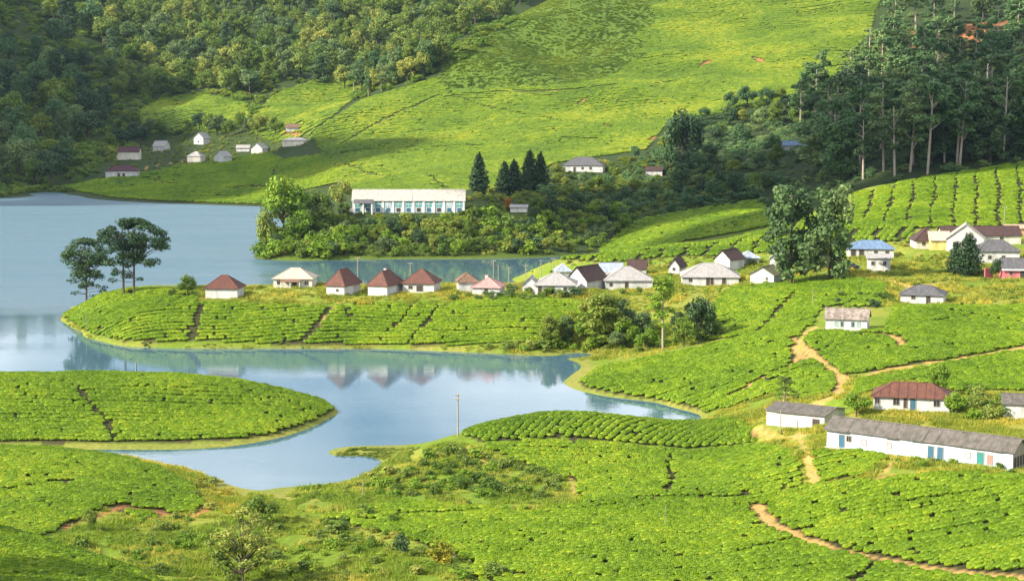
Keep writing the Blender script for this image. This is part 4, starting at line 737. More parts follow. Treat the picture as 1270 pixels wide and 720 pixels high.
VP = [pole(px, t, b, 456, 590, 'thin utility pole standing behind the village roofs', 0.10, 0.8) for px, t, b in ((444, 318, 356), (509, 325, 356), (612, 322, 354), (631, 325, 352), (652, 328, 352), (671, 322, 346), (686, 320, 340), (1245, 256, 292))]
pole(618, 328, 354, 456, 590, 'short grey post between the poles by the pink roof', 0.08, 0, 'post', None, 'post')
pole(450, 592, 616, 260, 300, 'thin white stake in the weeds by the inlet', 0.05, 0, 'stake', None, 'stake')
pole(107, 388, 411, 456, 515, 'thin pale stake at the tip of the tea peninsula', 0.05, 0, 'stake', None, 'stake')
pole(1008, 358, 378, 400, 480, 'short pole in the hedge by the grey hipped cottage', 0.07, 0, 'post', None, 'post')
pole(825, 625, 655, 230, 290, 'slender stake in the foreground tea', 0.03, 0, 'stake', None, 'stake')
for a_, b_ in ((0, 1), (1, 2), (2, 3), (3, 4), (4, 5), (5, 6)):
    A, B = VP[a_], VP[b_]; m = MB()
    Pp = [A.lerp(B, t) - Vector((0, 0, 4 * t * (1 - t) * (A - B).length * 0.035)) for t in np.linspace(0, 1, 9)]
    for i in range(8): m.tube(Pp[i], Pp[i + 1], 0.028, 0.028, 4)
    tag(m.build('power_line', 'wire'), 'sagging power line between the village poles', 'power line', 'power lines over the village')
p = at_z(168, 468); sk = MB().tube((0, 0, -2), (0.05, 0, 3.4), 0.05, 0.04, 6).build('water_stake', 'insulator'); sk.location = p
tag(sk, 'lone white stake standing in the open lake', 'stake')
# ------------------------------------------------------------------ trees and shrubs
leafy('leaf_mid', (0.060, 0.115, 0.014), (0.140, 0.215, 0.024), (0.22, 0.25, 0.035), patch=0.03)
leafy('leaf_bright', (0.085, 0.165, 0.012), (0.180, 0.290, 0.020), (0.27, 0.33, 0.03), patch=0.05)
leafy('leaf_silver', (0.055, 0.105, 0.038), (0.110, 0.180, 0.055), (0.19, 0.25, 0.085), patch=0.1)
leafy('leaf_dark', (0.026, 0.060, 0.025), (0.056, 0.108, 0.036), (0.10, 0.15, 0.045), patch=0.02, trans=0.2)
leafy('leaf_gum', (0.050, 0.112, 0.040), (0.105, 0.190, 0.060), (0.18, 0.25, 0.075), patch=0.03, trans=0.22)
leafy('leaf_olive', (0.092, 0.150, 0.022), (0.185, 0.250, 0.040), (0.32, 0.33, 0.06), patch=0.03)
leafy('leaf_yellow', (0.11, 0.14, 0.012), (0.24, 0.24, 0.02), (0.38, 0.31, 0.03), patch=0.2)
leafy('leaf_cypress', (0.012, 0.034, 0.014), (0.028, 0.062, 0.020), None, patch=0.1, trans=0.08)
leafy('leaf_orange', (0.20, 0.09, 0.02), (0.34, 0.15, 0.03), None, patch=0.2)
plain('bark_pale', (0.42, 0.36, 0.28), 0.85, 0.45, 5); plain('bark_dark', (0.11, 0.085, 0.06), 0.9, 0.4, 5)

def leaf_mesh(name, blobs, n, size, seed, bias=0.35, aspect=0.62):
    r = np.random.default_rng(seed); B = np.array(blobs, float)
    wgt = (B[:, 3] * B[:, 4] * B[:, 5]) ** (2 / 3); k = r.choice(len(B), n, p=wgt / wgt.sum())
    d = r.normal(0, 1, (n, 3)); d /= np.linalg.norm(d, axis=1)[:, None]
    q = r.random((n, 1)) ** bias
    Cn = B[k, :3] + d * B[k, 3:6] * q
    nn = d * 0.9 + r.normal(0, 0.55, (n, 3)) + np.array([0, 0, 0.35]); nn /= np.linalg.norm(nn, axis=1)[:, None]
    t = np.cross(nn, r.normal(0, 1, (n, 3))); t /= np.linalg.norm(t, axis=1)[:, None] + 1e-9; u = np.cross(nn, t)
    s = size * r.uniform(0.6, 1.35, (n, 1))
    V = np.stack([Cn - t * s, Cn + u * s * aspect + nn * s * 0.12, Cn + t * s, Cn - u * s * aspect + nn * s * 0.12], 1).reshape(-1, 3)
    V[:, 2] = np.maximum(V[:, 2], 0.0)
    me = bpy.data.meshes.new(name); me.from_pydata(V.tolist(), [], np.arange(4 * n).reshape(n, 4).tolist()); me.materials.append(MATS['leaf_mid'])
    return me
def limb_mesh(name, limbs, bark):
    m = MB()
    for chain in limbs:
        for (a, ra), (b, rb) in zip(chain[:-1], chain[1:]): m.tube(a, b, ra, rb, 6)
    me = bpy.data.meshes.new(name); me.from_pydata(m.v, [], m.f); me.materials.append(MATS[bark]); return me
KINDS = {}
def make_kinds():
    for v in range(5):                                          # broad round crowns
        r = random.Random(100 + v); bl = []
        for i in range(24):
            a = r.uniform(0, 6.28); e = math.asin(r.uniform(-0.7, 1)); R = r.uniform(0.55, 1.0)
            q = r.uniform(0.11, 0.18); bl.append((0.31 * R * math.cos(a) * math.cos(e), 0.31 * R * math.sin(a) * math.cos(e), 0.53 + 0.35 * R * math.sin(e), q, q, q * 0.78))
        tr = [[((0, 0, -0.06), 0.026), ((0.01, 0, 0.2), 0.021), ((0, 0.01, 0.42), 0.014)]] + [[((0, 0.005, 0.22 + 0.02 * i), 0.012), ((b[0] * 0.5, b[1] * 0.5, b[2] * 0.75), 0.009), (b[:3], 0.004)] for i, b in enumerate(bl[:7])]
        KINDS.setdefault('round', []).append((leaf_mesh('crown', bl, 2300, 0.030, v), limb_mesh('trunk', tr, 'bark_dark')))
    for v in range(3):                                          # tall full crowns, leafy almost to the ground
        r = random.Random(150 + v); bl = []
        for i in range(38):
            z = 0.12 + 0.80 * (i / 37); R = 0.21 * (0.55 + 0.55 * math.sin(min(1, z * 1.25) * 2.6)) * r.uniform(0.35, 1.1); a = i * 2.4 + r.uniform(-0.5, 0.5); q = r.uniform(0.065, 0.115)
            bl.append((R * math.cos(a), R * math.sin(a), z, q, q, q * 0.75))
        tr = [[((0, 0, -0.05), 0.02), ((0.01, 0, 0.4), 0.014), ((0, 0, 0.85), 0.005)]] + [[((0, 0, b[2] - 0.06), 0.006), (b[:3], 0.003)] for b in bl[::4]]
        KINDS.setdefault('tall', []).append((leaf_mesh('crown', bl, 5200, 0.021, 170 + v, 0.32), limb_mesh('trunk', tr, 'bark_dark')))
    for v in range(6):                                          # tall gums: bare pale stems, layered clumps at the top
        r = random.Random(200 + v); bl = []; lean = r.uniform(-0.03, 0.03); tr = [[((0, 0, -0.05), 0.013), ((lean, 0, 0.5), 0.0095), ((lean * 1.6, 0, 0.95), 0.004)]]
        for i in range(20):
            z = r.uniform(0.40, 0.97); R = 0.17 * (1.15 - abs(z - 0.70) * 1.8) * r.uniform(0.35, 1); a = r.uniform(0, 6.28)
            c = (lean * 1.3 + R * math.cos(a), R * math.sin(a), z); q = r.uniform(0.045, 0.085); bl.append((*c, q, q, q * 0.62))
            if i % 2 == 0: tr.append([((lean, 0, z - 0.12), 0.005), (c, 0.002)])
        KINDS.setdefault('gum', []).append((leaf_mesh('crown', bl, 1700, 0.020, 30 + v, 0.45, 0.55), limb_mesh('trunk', tr, 'bark_pale')))
    for v in range(2):                                          # umbrella crowns of the lakeside pair
        r = random.Random(300 + v); bl = []; st = [0.0, -0.12] if v == 1 else [0.0]; tr = []
        for x_ in st: tr.append([((x_, 0, -0.05), 0.016), ((x_ * 1.05 + 0.01, 0, 0.35), 0.012), ((x_ + 0.0, 0, 0.72), 0.006), ((x_, 0, 0.88), 0.003)])
        for i in range(96):
            a = r.uniform(0, 6.28)
            if i < 56: e = r.uniform(0.05, 1.5); R = 1.0
            else: e = r.uniform(-0.75, 0.9); R = r.uniform(0.25, 0.85)
            wd = 0.40 if v == 1 else 0.27
            c = (wd * R * math.cos(a) * math.cos(e), wd * 0.85 * R * math.sin(a) * math.cos(e), 0.55 + 0.38 * R * math.sin(e)); q = r.uniform(0.05, 0.095); bl.append((*c, q * 1.15, q * 1.1, q * 0.6))
            if i % 3 == 0: tr.append([((0, 0, max(0.25, c[2] - 0.22)), 0.006), ((c[0] * 0.6, c[1] * 0.6, c[2] - 0.06), 0.004), (c, 0.002)])
        for i in range(9):
            a = r.uniform(0, 6.28); R = r.uniform(0.05, 0.26); c = (R * math.cos(a), R * math.sin(a), r.uniform(0.14, 0.34)); q = r.uniform(0.03, 0.055); bl.append((*c, q * 1.2, q, q * 0.7)); tr.append([((0, 0, c[2] - 0.03), 0.004), (c, 0.002)])
        KINDS.setdefault('umbrella', []).append((leaf_mesh('crown', bl, 11500 if v else 7500, 0.0150, 60 + v, 0.36, 0.6), limb_mesh('trunk', tr, 'bark_dark')))
    for v in range(3):                                          # cypresses
        r = random.Random(400 + v); bl = []
        for i in range(34):
            z = 0.06 + 0.90 * (i / 33); R = (0.17 if v < 2 else 0.24) * min(1, (1.0 - z) * 1.5 + 0.05) ** 0.75 * min(1, z * 5 + 0.3); a = i * 2.4
            bl.append((R * 0.5 * math.cos(a), R * 0.5 * math.sin(a), z, R * 0.62 + 0.012, R * 0.62 + 0.012, 0.075))
        KINDS.setdefault('cypress', []).append((leaf_mesh('crown', bl, 4200, 0.024, 80 + v, 0.3, 0.5), limb_mesh('trunk', [[((0, 0, -0.05), 0.02), ((0, 0, 0.6), 0.008)]], 'bark_dark')))
    for v in range(3):                                          # thin feathery trees
        r = random.Random(500 + v); bl = []; tr = [[((0, 0, -0.05), 0.013), ((0.015, 0, 0.4), 0.010), ((0, 0, 0.9), 0.003)]]
        for i in range(24):
            z = r.uniform(0.28, 0.97); a = r.uniform(0, 6.28); R = r.uniform(0.05, 0.24) * (1.25 - z); c = (R * math.cos(a), R * math.sin(a), z); q = r.uniform(0.05, 0.095); bl.append((*c, q, q, q * 0.7)); tr.append([((0.01, 0, z - 0.1), 0.005), (c, 0.002)])
        KINDS.setdefault('airy', []).append((leaf_mesh('crown', bl, 1900, 0.017, 110 + v, 0.5, 0.5), limb_mesh('trunk', tr, 'bark_pale')))
    for v in range(2):                                          # open straggling crowns
        r = random.Random(550 + v); bl = []; tr = [[((0, 0, -0.05), 0.014), ((0.03, 0, 0.18), 0.011), ((0.0, 0.02, 0.34), 0.008)]]
        for i in range(44):
            a = r.uniform(0, 6.28); z = r.uniform(0.25, 0.93); R = r.uniform(0.1, 0.34) * (1.15 - 0.6 * abs(z - 0.55)); c = (R * math.cos(a), R * math.sin(a), z); q = r.uniform(0.045, 0.085); bl.append((*c, q * 1.1, q * 1.1, q * 0.7))
            tr.append([((0.02, 0.01, max(0.15, z - 0.3)), 0.007), ((c[0] * 0.55, c[1] * 0.55, z - 0.1), 0.005), (c, 0.002)])
        KINDS.setdefault('open', []).append((leaf_mesh('crown', bl, 4200, 0.020, 130 + v, 0.5, 0.5), limb_mesh('trunk', tr, 'bark_dark')))
    for v in range(5):                                          # shrubs, leafy to the ground
        r = random.Random(600 + v); bl = []
        for i in range(11):
            a = r.uniform(0, 6.28); R = r.uniform(0, 0.42); q = r.uniform(0.17, 0.28); bl.append((R * math.cos(a), R * math.sin(a), r.uniform(0.15, 0.70) * (1 - R * 0.7), q, q, q * 0.85))
        KINDS.setdefault('shrub', []).append((leaf_mesh('foliage', bl, 620, 0.060, 140 + v, 0.35, 0.6), limb_mesh('stem', [[((0, 0, -0.1), 0.035), ((b[0] * 0.6, b[1] * 0.6, b[2] * 0.7), 0.012)] for b in bl[:5]], 'bark_dark')))
make_kinds()
TREE_N = [0]
def tree(pos, hgt, kind, mat, label, group=None, wf=1.0, var=None, name=None, cat=None):
    V = KINDS[kind]; TREE_N[0] += 1; rr = random.Random(TREE_N[0]); cm, tm_ = V[(var if var is not None else rr.randrange(len(V))) % len(V)]
    shrub = kind == 'shrub'
    o = empty(name or ('shrub' if shrub else {'round': 'broadleaf_tree', 'gum': 'gum_tree', 'umbrella': 'umbrella_tree', 'cypress': 'cypress_tree', 'airy': 'feathery_tree', 'tall': 'leafy_tree', 'open': 'straggly_tree'}[kind]), pos, rr.uniform(0, 6.28) if kind != 'umbrella' else 0.0)
    o.scale = (hgt * wf, hgt * wf, hgt)
    tag(o, label, cat or ('shrub' if shrub else 'tree'), group)
    for nm, me, mt in (('foliage' if shrub else 'crown', cm, mat), ('stem' if shrub else 'trunk', tm_, None)):
        c = bpy.data.objects.new(nm, me); C.objects.link(c); c.parent = o
        if mt: c.material_slots[0].link = 'OBJECT'; c.material_slots[0].material = MATS[mt]
    if not shrub: KEEP_OUT.append((pos[0], pos[1], 1.3))
    return o
def tree_px(px, base, top, lo, hi, kind, mat, label, group=None, wpx=None, var=None, **kw):
    p = on_ground(px, base, lo, hi); p.z = float(height(p.x, p.y)); hgt = (base - top) * p.y / F
    nat = {'round': 0.90, 'tall': 0.50, 'open': 0.72, 'gum': 0.40, 'umbrella': 0.90 if var == 1 else 0.66, 'cypress': 0.30 if var != 2 else 0.42, 'airy': 0.48, 'shrub': 1.2}[kind]
    wf = (wpx * p.y / F) / (hgt * nat) if wpx else 1.0
    return tree((p.x, p.y, p.z - 0.1), hgt, kind, mat, label, group, wf, var, **kw)
HUE = dict(leaf_silver='soft green', leaf_mid='mid green', leaf_bright='bright green', leaf_dark='dark green', leaf_gum='grey green', leaf_olive='olive', leaf_yellow='yellowish')
FORM = dict(round='round', gum='layered', tall='full', shrub='leafy', airy='thin', open='straggly')
def pick(r, hr, kinds, mats, label):
    """height, kind and leaf colour of one plant, and a label that says so"""
    t = r.random(); k, m = r.choice(kinds), r.choice(mats)
    return hr[0] + (hr[1] - hr[0]) * t, k, m, f"{'low' if t < 0.33 else 'tall' if t > 0.67 else 'middling'} {HUE[m]} {FORM[k]} {label}"
def grove(poly, lo, hi, n, kinds, mats, hr, label, group, gap, seed, wf=(0.9, 1.2), name=None, avoid=True):
    r = random.Random(seed); xs = [p[0] for p in poly]; ys = [p[1] for p in poly]; got = []; tries = 0
    while len(got) < n and tries < n * 30:
        tries += 1; px, py = r.uniform(min(xs), max(xs)), r.uniform(min(ys), max(ys))
        if not in_poly(np.array([px]), np.array([py]), poly)[0] or any((px - a) ** 2 + ((py - b) * 1.5) ** 2 < gap * gap for a, b in got): continue
        p = on_ground(px, py, lo, hi)
        if p.z < 0.3 or p.y > hi - 5 or (avoid and any((p.x - k[0]) ** 2 + (p.y - k[1]) ** 2 < (k[2] + 1.0) ** 2 for k in KEEP_OUT[:NH])): continue
        if avoid and any(abs((px - (h['x'][0] + h['x'][1]) / 2)) < (h['x'][1] - h['x'][0]) / 2 + 4 and h['y'][0] - 2 < py < h['y'][2] + 16 and p.y < h['pos'].y for h in HOUSES): continue
        got.append((px, py)); tree((p.x, p.y, float(height(p.x, p.y)) - 0.15), *pick(r, hr, kinds, mats, label), group, r.uniform(*wf), name=name)
    return got
NH = len(KEEP_OUT)
# --- single trees one can point at
tree_px(107, 376, 288, 465, 520, 'umbrella', 'leaf_dark', 'slim umbrella shaped tree at the very tip of the peninsula', wpx=64, var=0)
tree_px(166, 364, 266, 465, 525, 'umbrella', 'leaf_dark', 'large umbrella shaped tree standing out against the lake', wpx=96, var=1)
tree_px(233, 367, 337, 456, 515, 'round', 'leaf_mid', 'small round tree beside the dark red roofed cottage', wpx=30)
tree_px(213, 368, 352, 456, 515, 'shrub', 'leaf_mid', 'dark bush beside the small round tree', wpx=16)
tree_px(981, 350, 221, 455, 476, 'tall', 'leaf_silver', 'tall dense tree, bulkier of the two big village trees', wpx=66, var=0)
tree_px(1029, 348, 224, 455, 476, 'tall', 'leaf_silver', 'tall dense tree, slighter of the two big village trees', wpx=56, var=1)
tree_px(1186, 340, 298, 450, 490, 'cypress', 'leaf_cypress', 'short dark conifer in front of the white gabled house', wpx=22, var=2)
tree_px(1201, 342, 287, 450, 490, 'cypress', 'leaf_cypress', 'tall dark conifer in front of the white gabled house', wpx=32, var=2)
tree_px(1235, 345, 318, 440, 480, 'round', 'leaf_dark', 'small dark tree in front of the pink house', wpx=20)
tree_px(750, 428, 360, 425, 470, 'tall', 'leaf_mid', 'leafy tree with a full green crown below the pyramid roof', wpx=56, var=2)
tree_px(776, 430, 392, 420, 460, 'round', 'leaf_bright', 'low bright tree tucked under the leafy lakeside tree', wpx=38)
tree_px(730, 428, 384, 425, 470, 'round', 'leaf_bright', 'rounded tree on the lake side of the leafy tree', wpx=42)
tree_px(822, 433, 334, 420, 450, 'airy', 'leaf_bright', 'tall feathery tree with a thin pale trunk below the village', wpx=62, var=0)
tree_px(868, 424, 360, 415, 460, 'round', 'leaf_dark', 'lone dark tree casting a long shadow on the tea slope', wpx=46, var=4)
tree_px(848, 430, 386, 415, 455, 'round', 'leaf_mid', 'smaller green tree in front of the lone dark tree', wpx=36)
tree_px(700, 424, 394, 425, 475, 'round', 'leaf_yellow', 'small yellowish tree on the peninsula shore', wpx=30)
tree_px(1163, 492, 442, 300, 345, 'round', 'leaf_bright', 'young bright tree behind the rusty red roof', wpx=34)
tree_px(1185, 512, 482, 290, 330, 'round', 'leaf_bright', 'round bush like tree at the corner of the rusty roof', wpx=40, name='broadleaf_tree')
tree_px(1062, 516, 480, 290, 330, 'round', 'leaf_bright', 'bright leafy tree at the left corner of the rusty roof', wpx=42)
tree_px(972, 500, 464, 320, 365, 'airy', 'leaf_olive', 'thin sparse tree beside the grey sheet roofed outbuilding', wpx=42, var=1)
tree_px(300, 726, 622, 236, 262, 'open', 'leaf_olive', 'straggly olive tree leaning over the weedy valley', wpx=82, var=0)
tree_px(322, 650, 610, 255, 285, 'round', 'leaf_mid', 'dark topped small tree at the head of the inlet', wpx=52, var=3)
tree_px(112, 658, 625, 245, 285, 'round', 'leaf_mid', 'tiny tree in the eroded gully of the near tea hill', wpx=24)
tree_px(547, 697, 657, 238, 262, 'shrub', 'leaf_yellow', 'round golden yellow bush in the foreground weeds', wpx=46)
tree_px(500, 684, 652, 240, 268, 'shrub', 'leaf_dark', 'dark upright bush near the golden yellow bush', wpx=26)
tree_px(614, 714, 688, 230, 255, 'shrub', 'leaf_olive', 'pale grey green bush at the edge of the foreground tea', wpx=46)
tree_px(575, 716, 696, 230, 255, 'shrub', 'leaf_bright', 'low bright bush between the golden and the pale bush', wpx=40)
tree_px(520, 712, 694, 230, 255, 'shrub', 'leaf_olive', 'spreading olive bush below the golden yellow bush', wpx=34)
tree_px(847, 216, 128, 780, 900, 'round', 'leaf_dark', 'lone tall tree on the flank of the great hill', wpx=56)
for i, (px, b, t, w_, lab) in enumerate([(594, 250, 199, 21, 'single dark cypress nearest the end of the factory hall'), (626, 243, 200, 20, 'dark cypress, shorter of the middle pair behind the hall'), (638, 240, 198, 20, 'dark cypress, taller of the middle pair behind the hall'), (657, 238, 186, 22, 'dark cypress with the highest top in its cluster'), (670, 238, 189, 20, 'dark cypress on the outer side of the cluster')]):
    tree_px(px, b, t, 745, 830, 'cypress', 'leaf_cypress', lab, 'cypresses behind the factory hall', wpx=w_, var=i % 2)
tree_px(629, 262, 243, 720, 780, 'shrub', 'leaf_orange', 'orange flowering shrub beside the tiny white hut', wpx=16)
for px, b, t, w_, mt, lab in [(352, 300, 206, 76, 'leaf_bright', 'tallest bright green tree at the end of the bushy bank'), (392, 276, 232, 50, 'leaf_mid', 'mid green tree leaning on the tallest bright tree'), (424, 262, 219, 34, 'leaf_olive', 'olive brown tree at the gable of the factory hall'), (330, 310, 250, 34, 'leaf_olive', 'brownish tree overhanging the water at the bank end'), (372, 300, 258, 46, 'leaf_bright', 'round bright tree under the tallest bright tree'), (402, 288, 250, 40, 'leaf_olive', 'dull rounded tree between the bright tree and the hall')]:
    tree_px(px, b, t, 670, 760, 'round', mt, lab, wpx=w_)
for px, b, t in ((1066, 216, 96), (1132, 204, 86), (1150, 216, 92), (1096, 212, 108), (1190, 206, 96), (1244, 196, 90), (1034, 214, 118)):
    tree_px(px, b, t, 670, 900, 'gum', 'leaf_gum', 'tall gum tree with a long bare pale trunk fronting the dark wood', 'front row of gum trees', wpx=54)
for px, b, t in ((1108, 55, -40), (1136, 52, -40)):
    tree_px(px, b, t, 1000, 1400, 'gum', 'leaf_gum', 'gum tree with a pale trunk above the red earth bank', 'gum trees above the red earth', wpx=40)
# --- woods
grove([(985, 140), (1020, 112), (1075, 92), (1100, 60), (1330, 50), (1330, 196), (1200, 208), (1060, 228), (1010, 225)], 690, 1300, 110, ['gum', 'gum', 'tall'], ['leaf_gum', 'leaf_dark', 'leaf_gum'], (20, 30), 'gum tree in the dark wood above the striped tea field', 'gum trees of the dark wood', 14, 1, (1.2, 1.55), name='gum_tree')
grove([(1060, 30), (1100, -20), (1330, -30), (1330, 40), (1200, 40)], 1000, 1500, 26, ['round', 'gum'], ['leaf_dark', 'leaf_gum'], (18, 26), 'tree on the crest above the red earth bank', 'trees on the crest above the red earth', 18, 2, name='crest_tree')
grove([(770, 212), (830, 150), (905, 135), (985, 120), (1000, 200), (960, 245), (880, 250), (800, 235)], 730, 1050, 42, ['round'], ['leaf_dark', 'leaf_gum', 'leaf_mid'], (7, 13), 'tree at the foot of the great hill', 'trees at the foot of the great hill', 13, 3, name='foothill_tree')
grove([(-60, -30), (120, -40), (150, 60), (135, 140), (110, 205), (70, 236), (-60, 240)], 980, 1600, 90, ['round', 'tall', 'round'], ['leaf_dark', 'leaf_gum', 'leaf_mid', 'leaf_dark'], (16, 25), 'tree in the shaded wood above the far shore', 'trees of the shaded wood', 16, 4, (0.9, 1.2), name='woodland_tree')
grove([(140, 120), (125, 60), (150, -20), (660, -30), (640, 22), (560, 62), (545, 92), (440, 122), (380, 96), (330, 116), (300, 126), (240, 112), (180, 126)], 1100, 1750, 215, ['round', 'round', 'tall'], ['leaf_olive', 'leaf_olive', 'leaf_olive', 'leaf_silver', 'leaf_mid'], (15, 23), 'tree in the sunlit wood behind the great hill', 'trees of the sunlit wood', 15, 5, (0.9, 1.25), name='hillside_tree')
grove([(125, 205), (140, 165), (165, 148), (240, 162), (300, 160), (340, 158), (345, 170), (230, 172), (190, 180), (150, 182)], 1050, 1300, 26, ['round'], ['leaf_dark', 'leaf_mid'], (8, 14), 'tree among the scattered cottages across the lake', 'trees among the far cottages', 11, 6, name='cottage_tree')
grove([(420, 125), (470, 96), (520, 60), (545, 88), (470, 122)], 1150, 1500, 20, ['gum', 'tall'], ['leaf_gum', 'leaf_mid'], (16, 22), 'tree along the edge of the pale spur', 'trees along the spur', 11, 7, name='spur_tree')
grove([(640, 430), (700, 415), (740, 402), (800, 412), (850, 412), (900, 408), (880, 426), (800, 437), (720, 442)], 418, 470, 16, ['round', 'tall', 'round'], ['leaf_mid', 'leaf_bright', 'leaf_silver'], (4.5, 9.5), 'tree in the lakeside clump below the village', 'trees of the lakeside clump', 14, 21, (0.95, 1.25), name='lakeside_tree')
# --- shrubs
grove([(322, 318), (345, 300), (420, 272), (440, 268), (580, 268), (700, 262), (780, 262), (790, 272), (738, 310), (640, 316), (500, 318)], 655, 770, 190, ['shrub', 'shrub', 'round'], ['leaf_mid', 'leaf_bright', 'leaf_dark', 'leaf_mid'], (4.2, 7.0), 'shrub packed on the steep bank below the factory hall', 'shrubs on the bushy bank', 11, 8, (0.95, 1.3), name='bank_shrub')
grove([(317, 320), (335, 300), (400, 284), (440, 300), (430, 319)], 655, 720, 36, ['shrub', 'round'], ['leaf_bright', 'leaf_bright', 'leaf_mid'], (4.5, 8.0), 'shrub crowding the water at the end of the bushy bank', 'shrubs at the bank end', 9, 20, (1.0, 1.3), name='waterside_shrub')
grove([(660, 258), (690, 222), (760, 216), (850, 225), (960, 232), (940, 248), (820, 264), (770, 262)], 700, 880, 95, ['shrub', 'shrub', 'round'], ['leaf_dark', 'leaf_mid', 'leaf_gum'], (4.5, 8), 'shrub in the thicket below the bungalow', 'shrubs of the thicket', 13, 9, (0.95, 1.3), name='thicket_shrub')
grove([(590, 432), (690, 438), (740, 440), (800, 436), (900, 418), (890, 405), (830, 424), (740, 424), (690, 428)], 415, 470, 48, ['shrub'], ['leaf_olive', 'leaf_bright', 'leaf_mid'], (1.8, 3.4), 'shrub on the lake edge below the leafy trees', 'shrubs on the lake edge', 9, 10, (1.0, 1.5), name='lakeside_shrub')
grove([(560, 372), (640, 360), (720, 366), (700, 372), (640, 374)], 458, 510, 16, ['shrub'], ['leaf_mid', 'leaf_dark'], (1.8, 3.2), 'hedge bush in front of the pink roofed cottage', 'hedge bushes by the pink roof', 8, 11, (1.0, 1.5), name='hedge_bush', avoid=False)
grove([(640, 362), (700, 330), (840, 322), (1000, 318), (1000, 352), (960, 360), (820, 374), (700, 370)], 465, 560, 46, ['shrub'], ['leaf_mid', 'leaf_olive', 'leaf_bright'], (1.2, 2.6), 'garden bush among the village houses', 'garden bushes of the village', 9, 12, (1.0, 1.6), name='garden_bush', avoid=False)
grove([(1060, 395), (1110, 372), (1100, 362), (1040, 366), (1030, 376)], 400, 460, 10, ['shrub'], ['leaf_mid', 'leaf_dark', 'leaf_bright'], (1.6, 3.0), 'hedge bush between the solitary cottage and the grey hipped cottage', 'hedge bushes on the terrace', 10, 13, (1.0, 1.4), name='hedge_bush', avoid=False)
grove([(1180, 512), (1195, 488), (1245, 492), (1250, 522), (1190, 520)], 290, 330, 9, ['shrub'], ['leaf_olive', 'leaf_bright', 'leaf_mid'], (2.2, 3.4), 'garden bush between the rusty roof and the grey sheet roof', 'garden bushes behind the row house', 16, 14, (1.0, 1.3), name='garden_bush', avoid=False)
grove([(1075, 575), (1260, 590), (1262, 582), (1090, 564)], 255, 285, 9, ['shrub'], ['leaf_mid', 'leaf_bright'], (0.9, 1.7), 'bush at the front wall of the row house', 'bushes along the row house', 12, 15, (1.1, 1.7), name='low_bush', avoid=False)
grove([(440, 600), (560, 560), (700, 590), (690, 622), (560, 612), (440, 622)], 270, 322, 75, ['shrub'], ['leaf_mid', 'leaf_bright', 'leaf_olive', 'leaf_bright'], (1.1, 2.6), 'wild bush on the rough face of the promontory', 'wild bushes on the promontory', 10, 16, (1.0, 1.6), name='wild_bush')
grove([(225, 640), (420, 622), (520, 660), (540, 715), (330, 722), (190, 712), (80, 680), (100, 655)], 232, 285, 95, ['shrub'], ['leaf_mid', 'leaf_bright', 'leaf_bright', 'leaf_olive'], (0.9, 2.1), 'weedy bush on the floor of the foreground valley', 'weedy bushes in the valley', 11, 17, (1.0, 1.7), name='weedy_bush')
grove([(255, 590), (285, 605), (285, 632), (255, 640), (235, 612)], 270, 310, 9, ['shrub'], ['leaf_olive', 'leaf_yellow'], (1.0, 1.9), 'bush on the inlet bank', 'bushes by the inlet', 10, 18, (1.0, 1.5), name='reed_bush')

# ------------------------------------------------------------------ undergrowth nobody could count
scl = bpy.data.collections.new('scrub_sources')
for v in range(5):
    m2 = KINDS['shrub'][v][0].copy(); m2.materials.clear(); m2.materials.append(MATS['scrub']); source('scrub_source', m2, scl)
fcl = bpy.data.collections.new('underwood_sources')
for v in range(5):
    m2 = KINDS['shrub'][v][0].copy(); m2.materials.clear(); m2.materials.append(MATS['leaf_gum']); source('underwood_source', m2, fcl)
hcl = bpy.data.collections.new('hillscrub_sources')
for v in range(5):
    m2 = KINDS['shrub'][v][0].copy(); m2.materials.clear(); m2.materials.append(MATS['hillscrub']); source('hillscrub_source', m2, hcl)
tcl = bpy.data.collections.new('hillface_sources')
for v in range(5):
    m2 = KINDS['shrub'][v][0].copy(); m2.materials.clear(); m2.materials.append(MATS['hilltea']); source('hillface_source', m2, tcl)
def undergrowth(name, label, poly, lo, hi, n, smin, smax, coll, seed, zmin=0.15):
    zmin = 0.02 if seed == 34 else zmin
    r = np.random.default_rng(seed); pxs = [p[0] for p in poly]
    y = np.sqrt(r.uniform(lo * lo, hi * hi, n)); px = r.uniform(min(pxs), max(pxs), n); x = (px - 635) / F * y
    z = height(x, y); qx, qy = project(x, y, z)
    m = in_poly(qx, qy, poly) & (z > zmin) & clear_of_lines(x, y, 0.2) & clear_of_things(x, y)
    for f in (FIELDS if seed != 12 else []): m &= ~(in_poly(qx, qy, f[2]) & (y > f[3]) & (y < f[4]))
    if seed == 12: m &= r.random(n) < np.clip((970 - qx) / 170, 0, 1) * np.clip((122 - qy) / 14, 0, 1)
    else: m &= vnoise(x / 5, y / 5) + vnoise(x / 2, y / 2 + 9) * 0.6 > -0.22
    x, y, z = x[m], y[m], z[m]; k = len(x); s = r.uniform(smin, smax, k) * (1 + vnoise(x / 4, y / 4))
    scatter(name, np.stack([x, y, z - 0.05], -1), np.stack([0 * s, 0 * s, r.uniform(0, 6.28, k)], -1), np.stack([s * 1.3, s * 1.3, s * (0.5 if seed == 12 else 0.8)], -1), coll, label, 5)
undergrowth('undergrowth', 'low weeds and scrub over the marshy valley floor', [(120, 690), (150, 650), (230, 640), (262, 590), (420, 590), (470, 575), (560, 550), (620, 570), (700, 590), (710, 625), (500, 625), (420, 645), (520, 668), (600, 700), (640, 740), (640, 800), (180, 800)], 190, 325, 5200, 0.35, 1.0, scl, 1)
undergrowth('reeds', 'reedy grass fringing the shore and the little spit', [(395, 570), (440, 556), (520, 555), (510, 575), (420, 575)], 300, 345, 3500, 0.3, 0.8, scl, 2, 0.02)
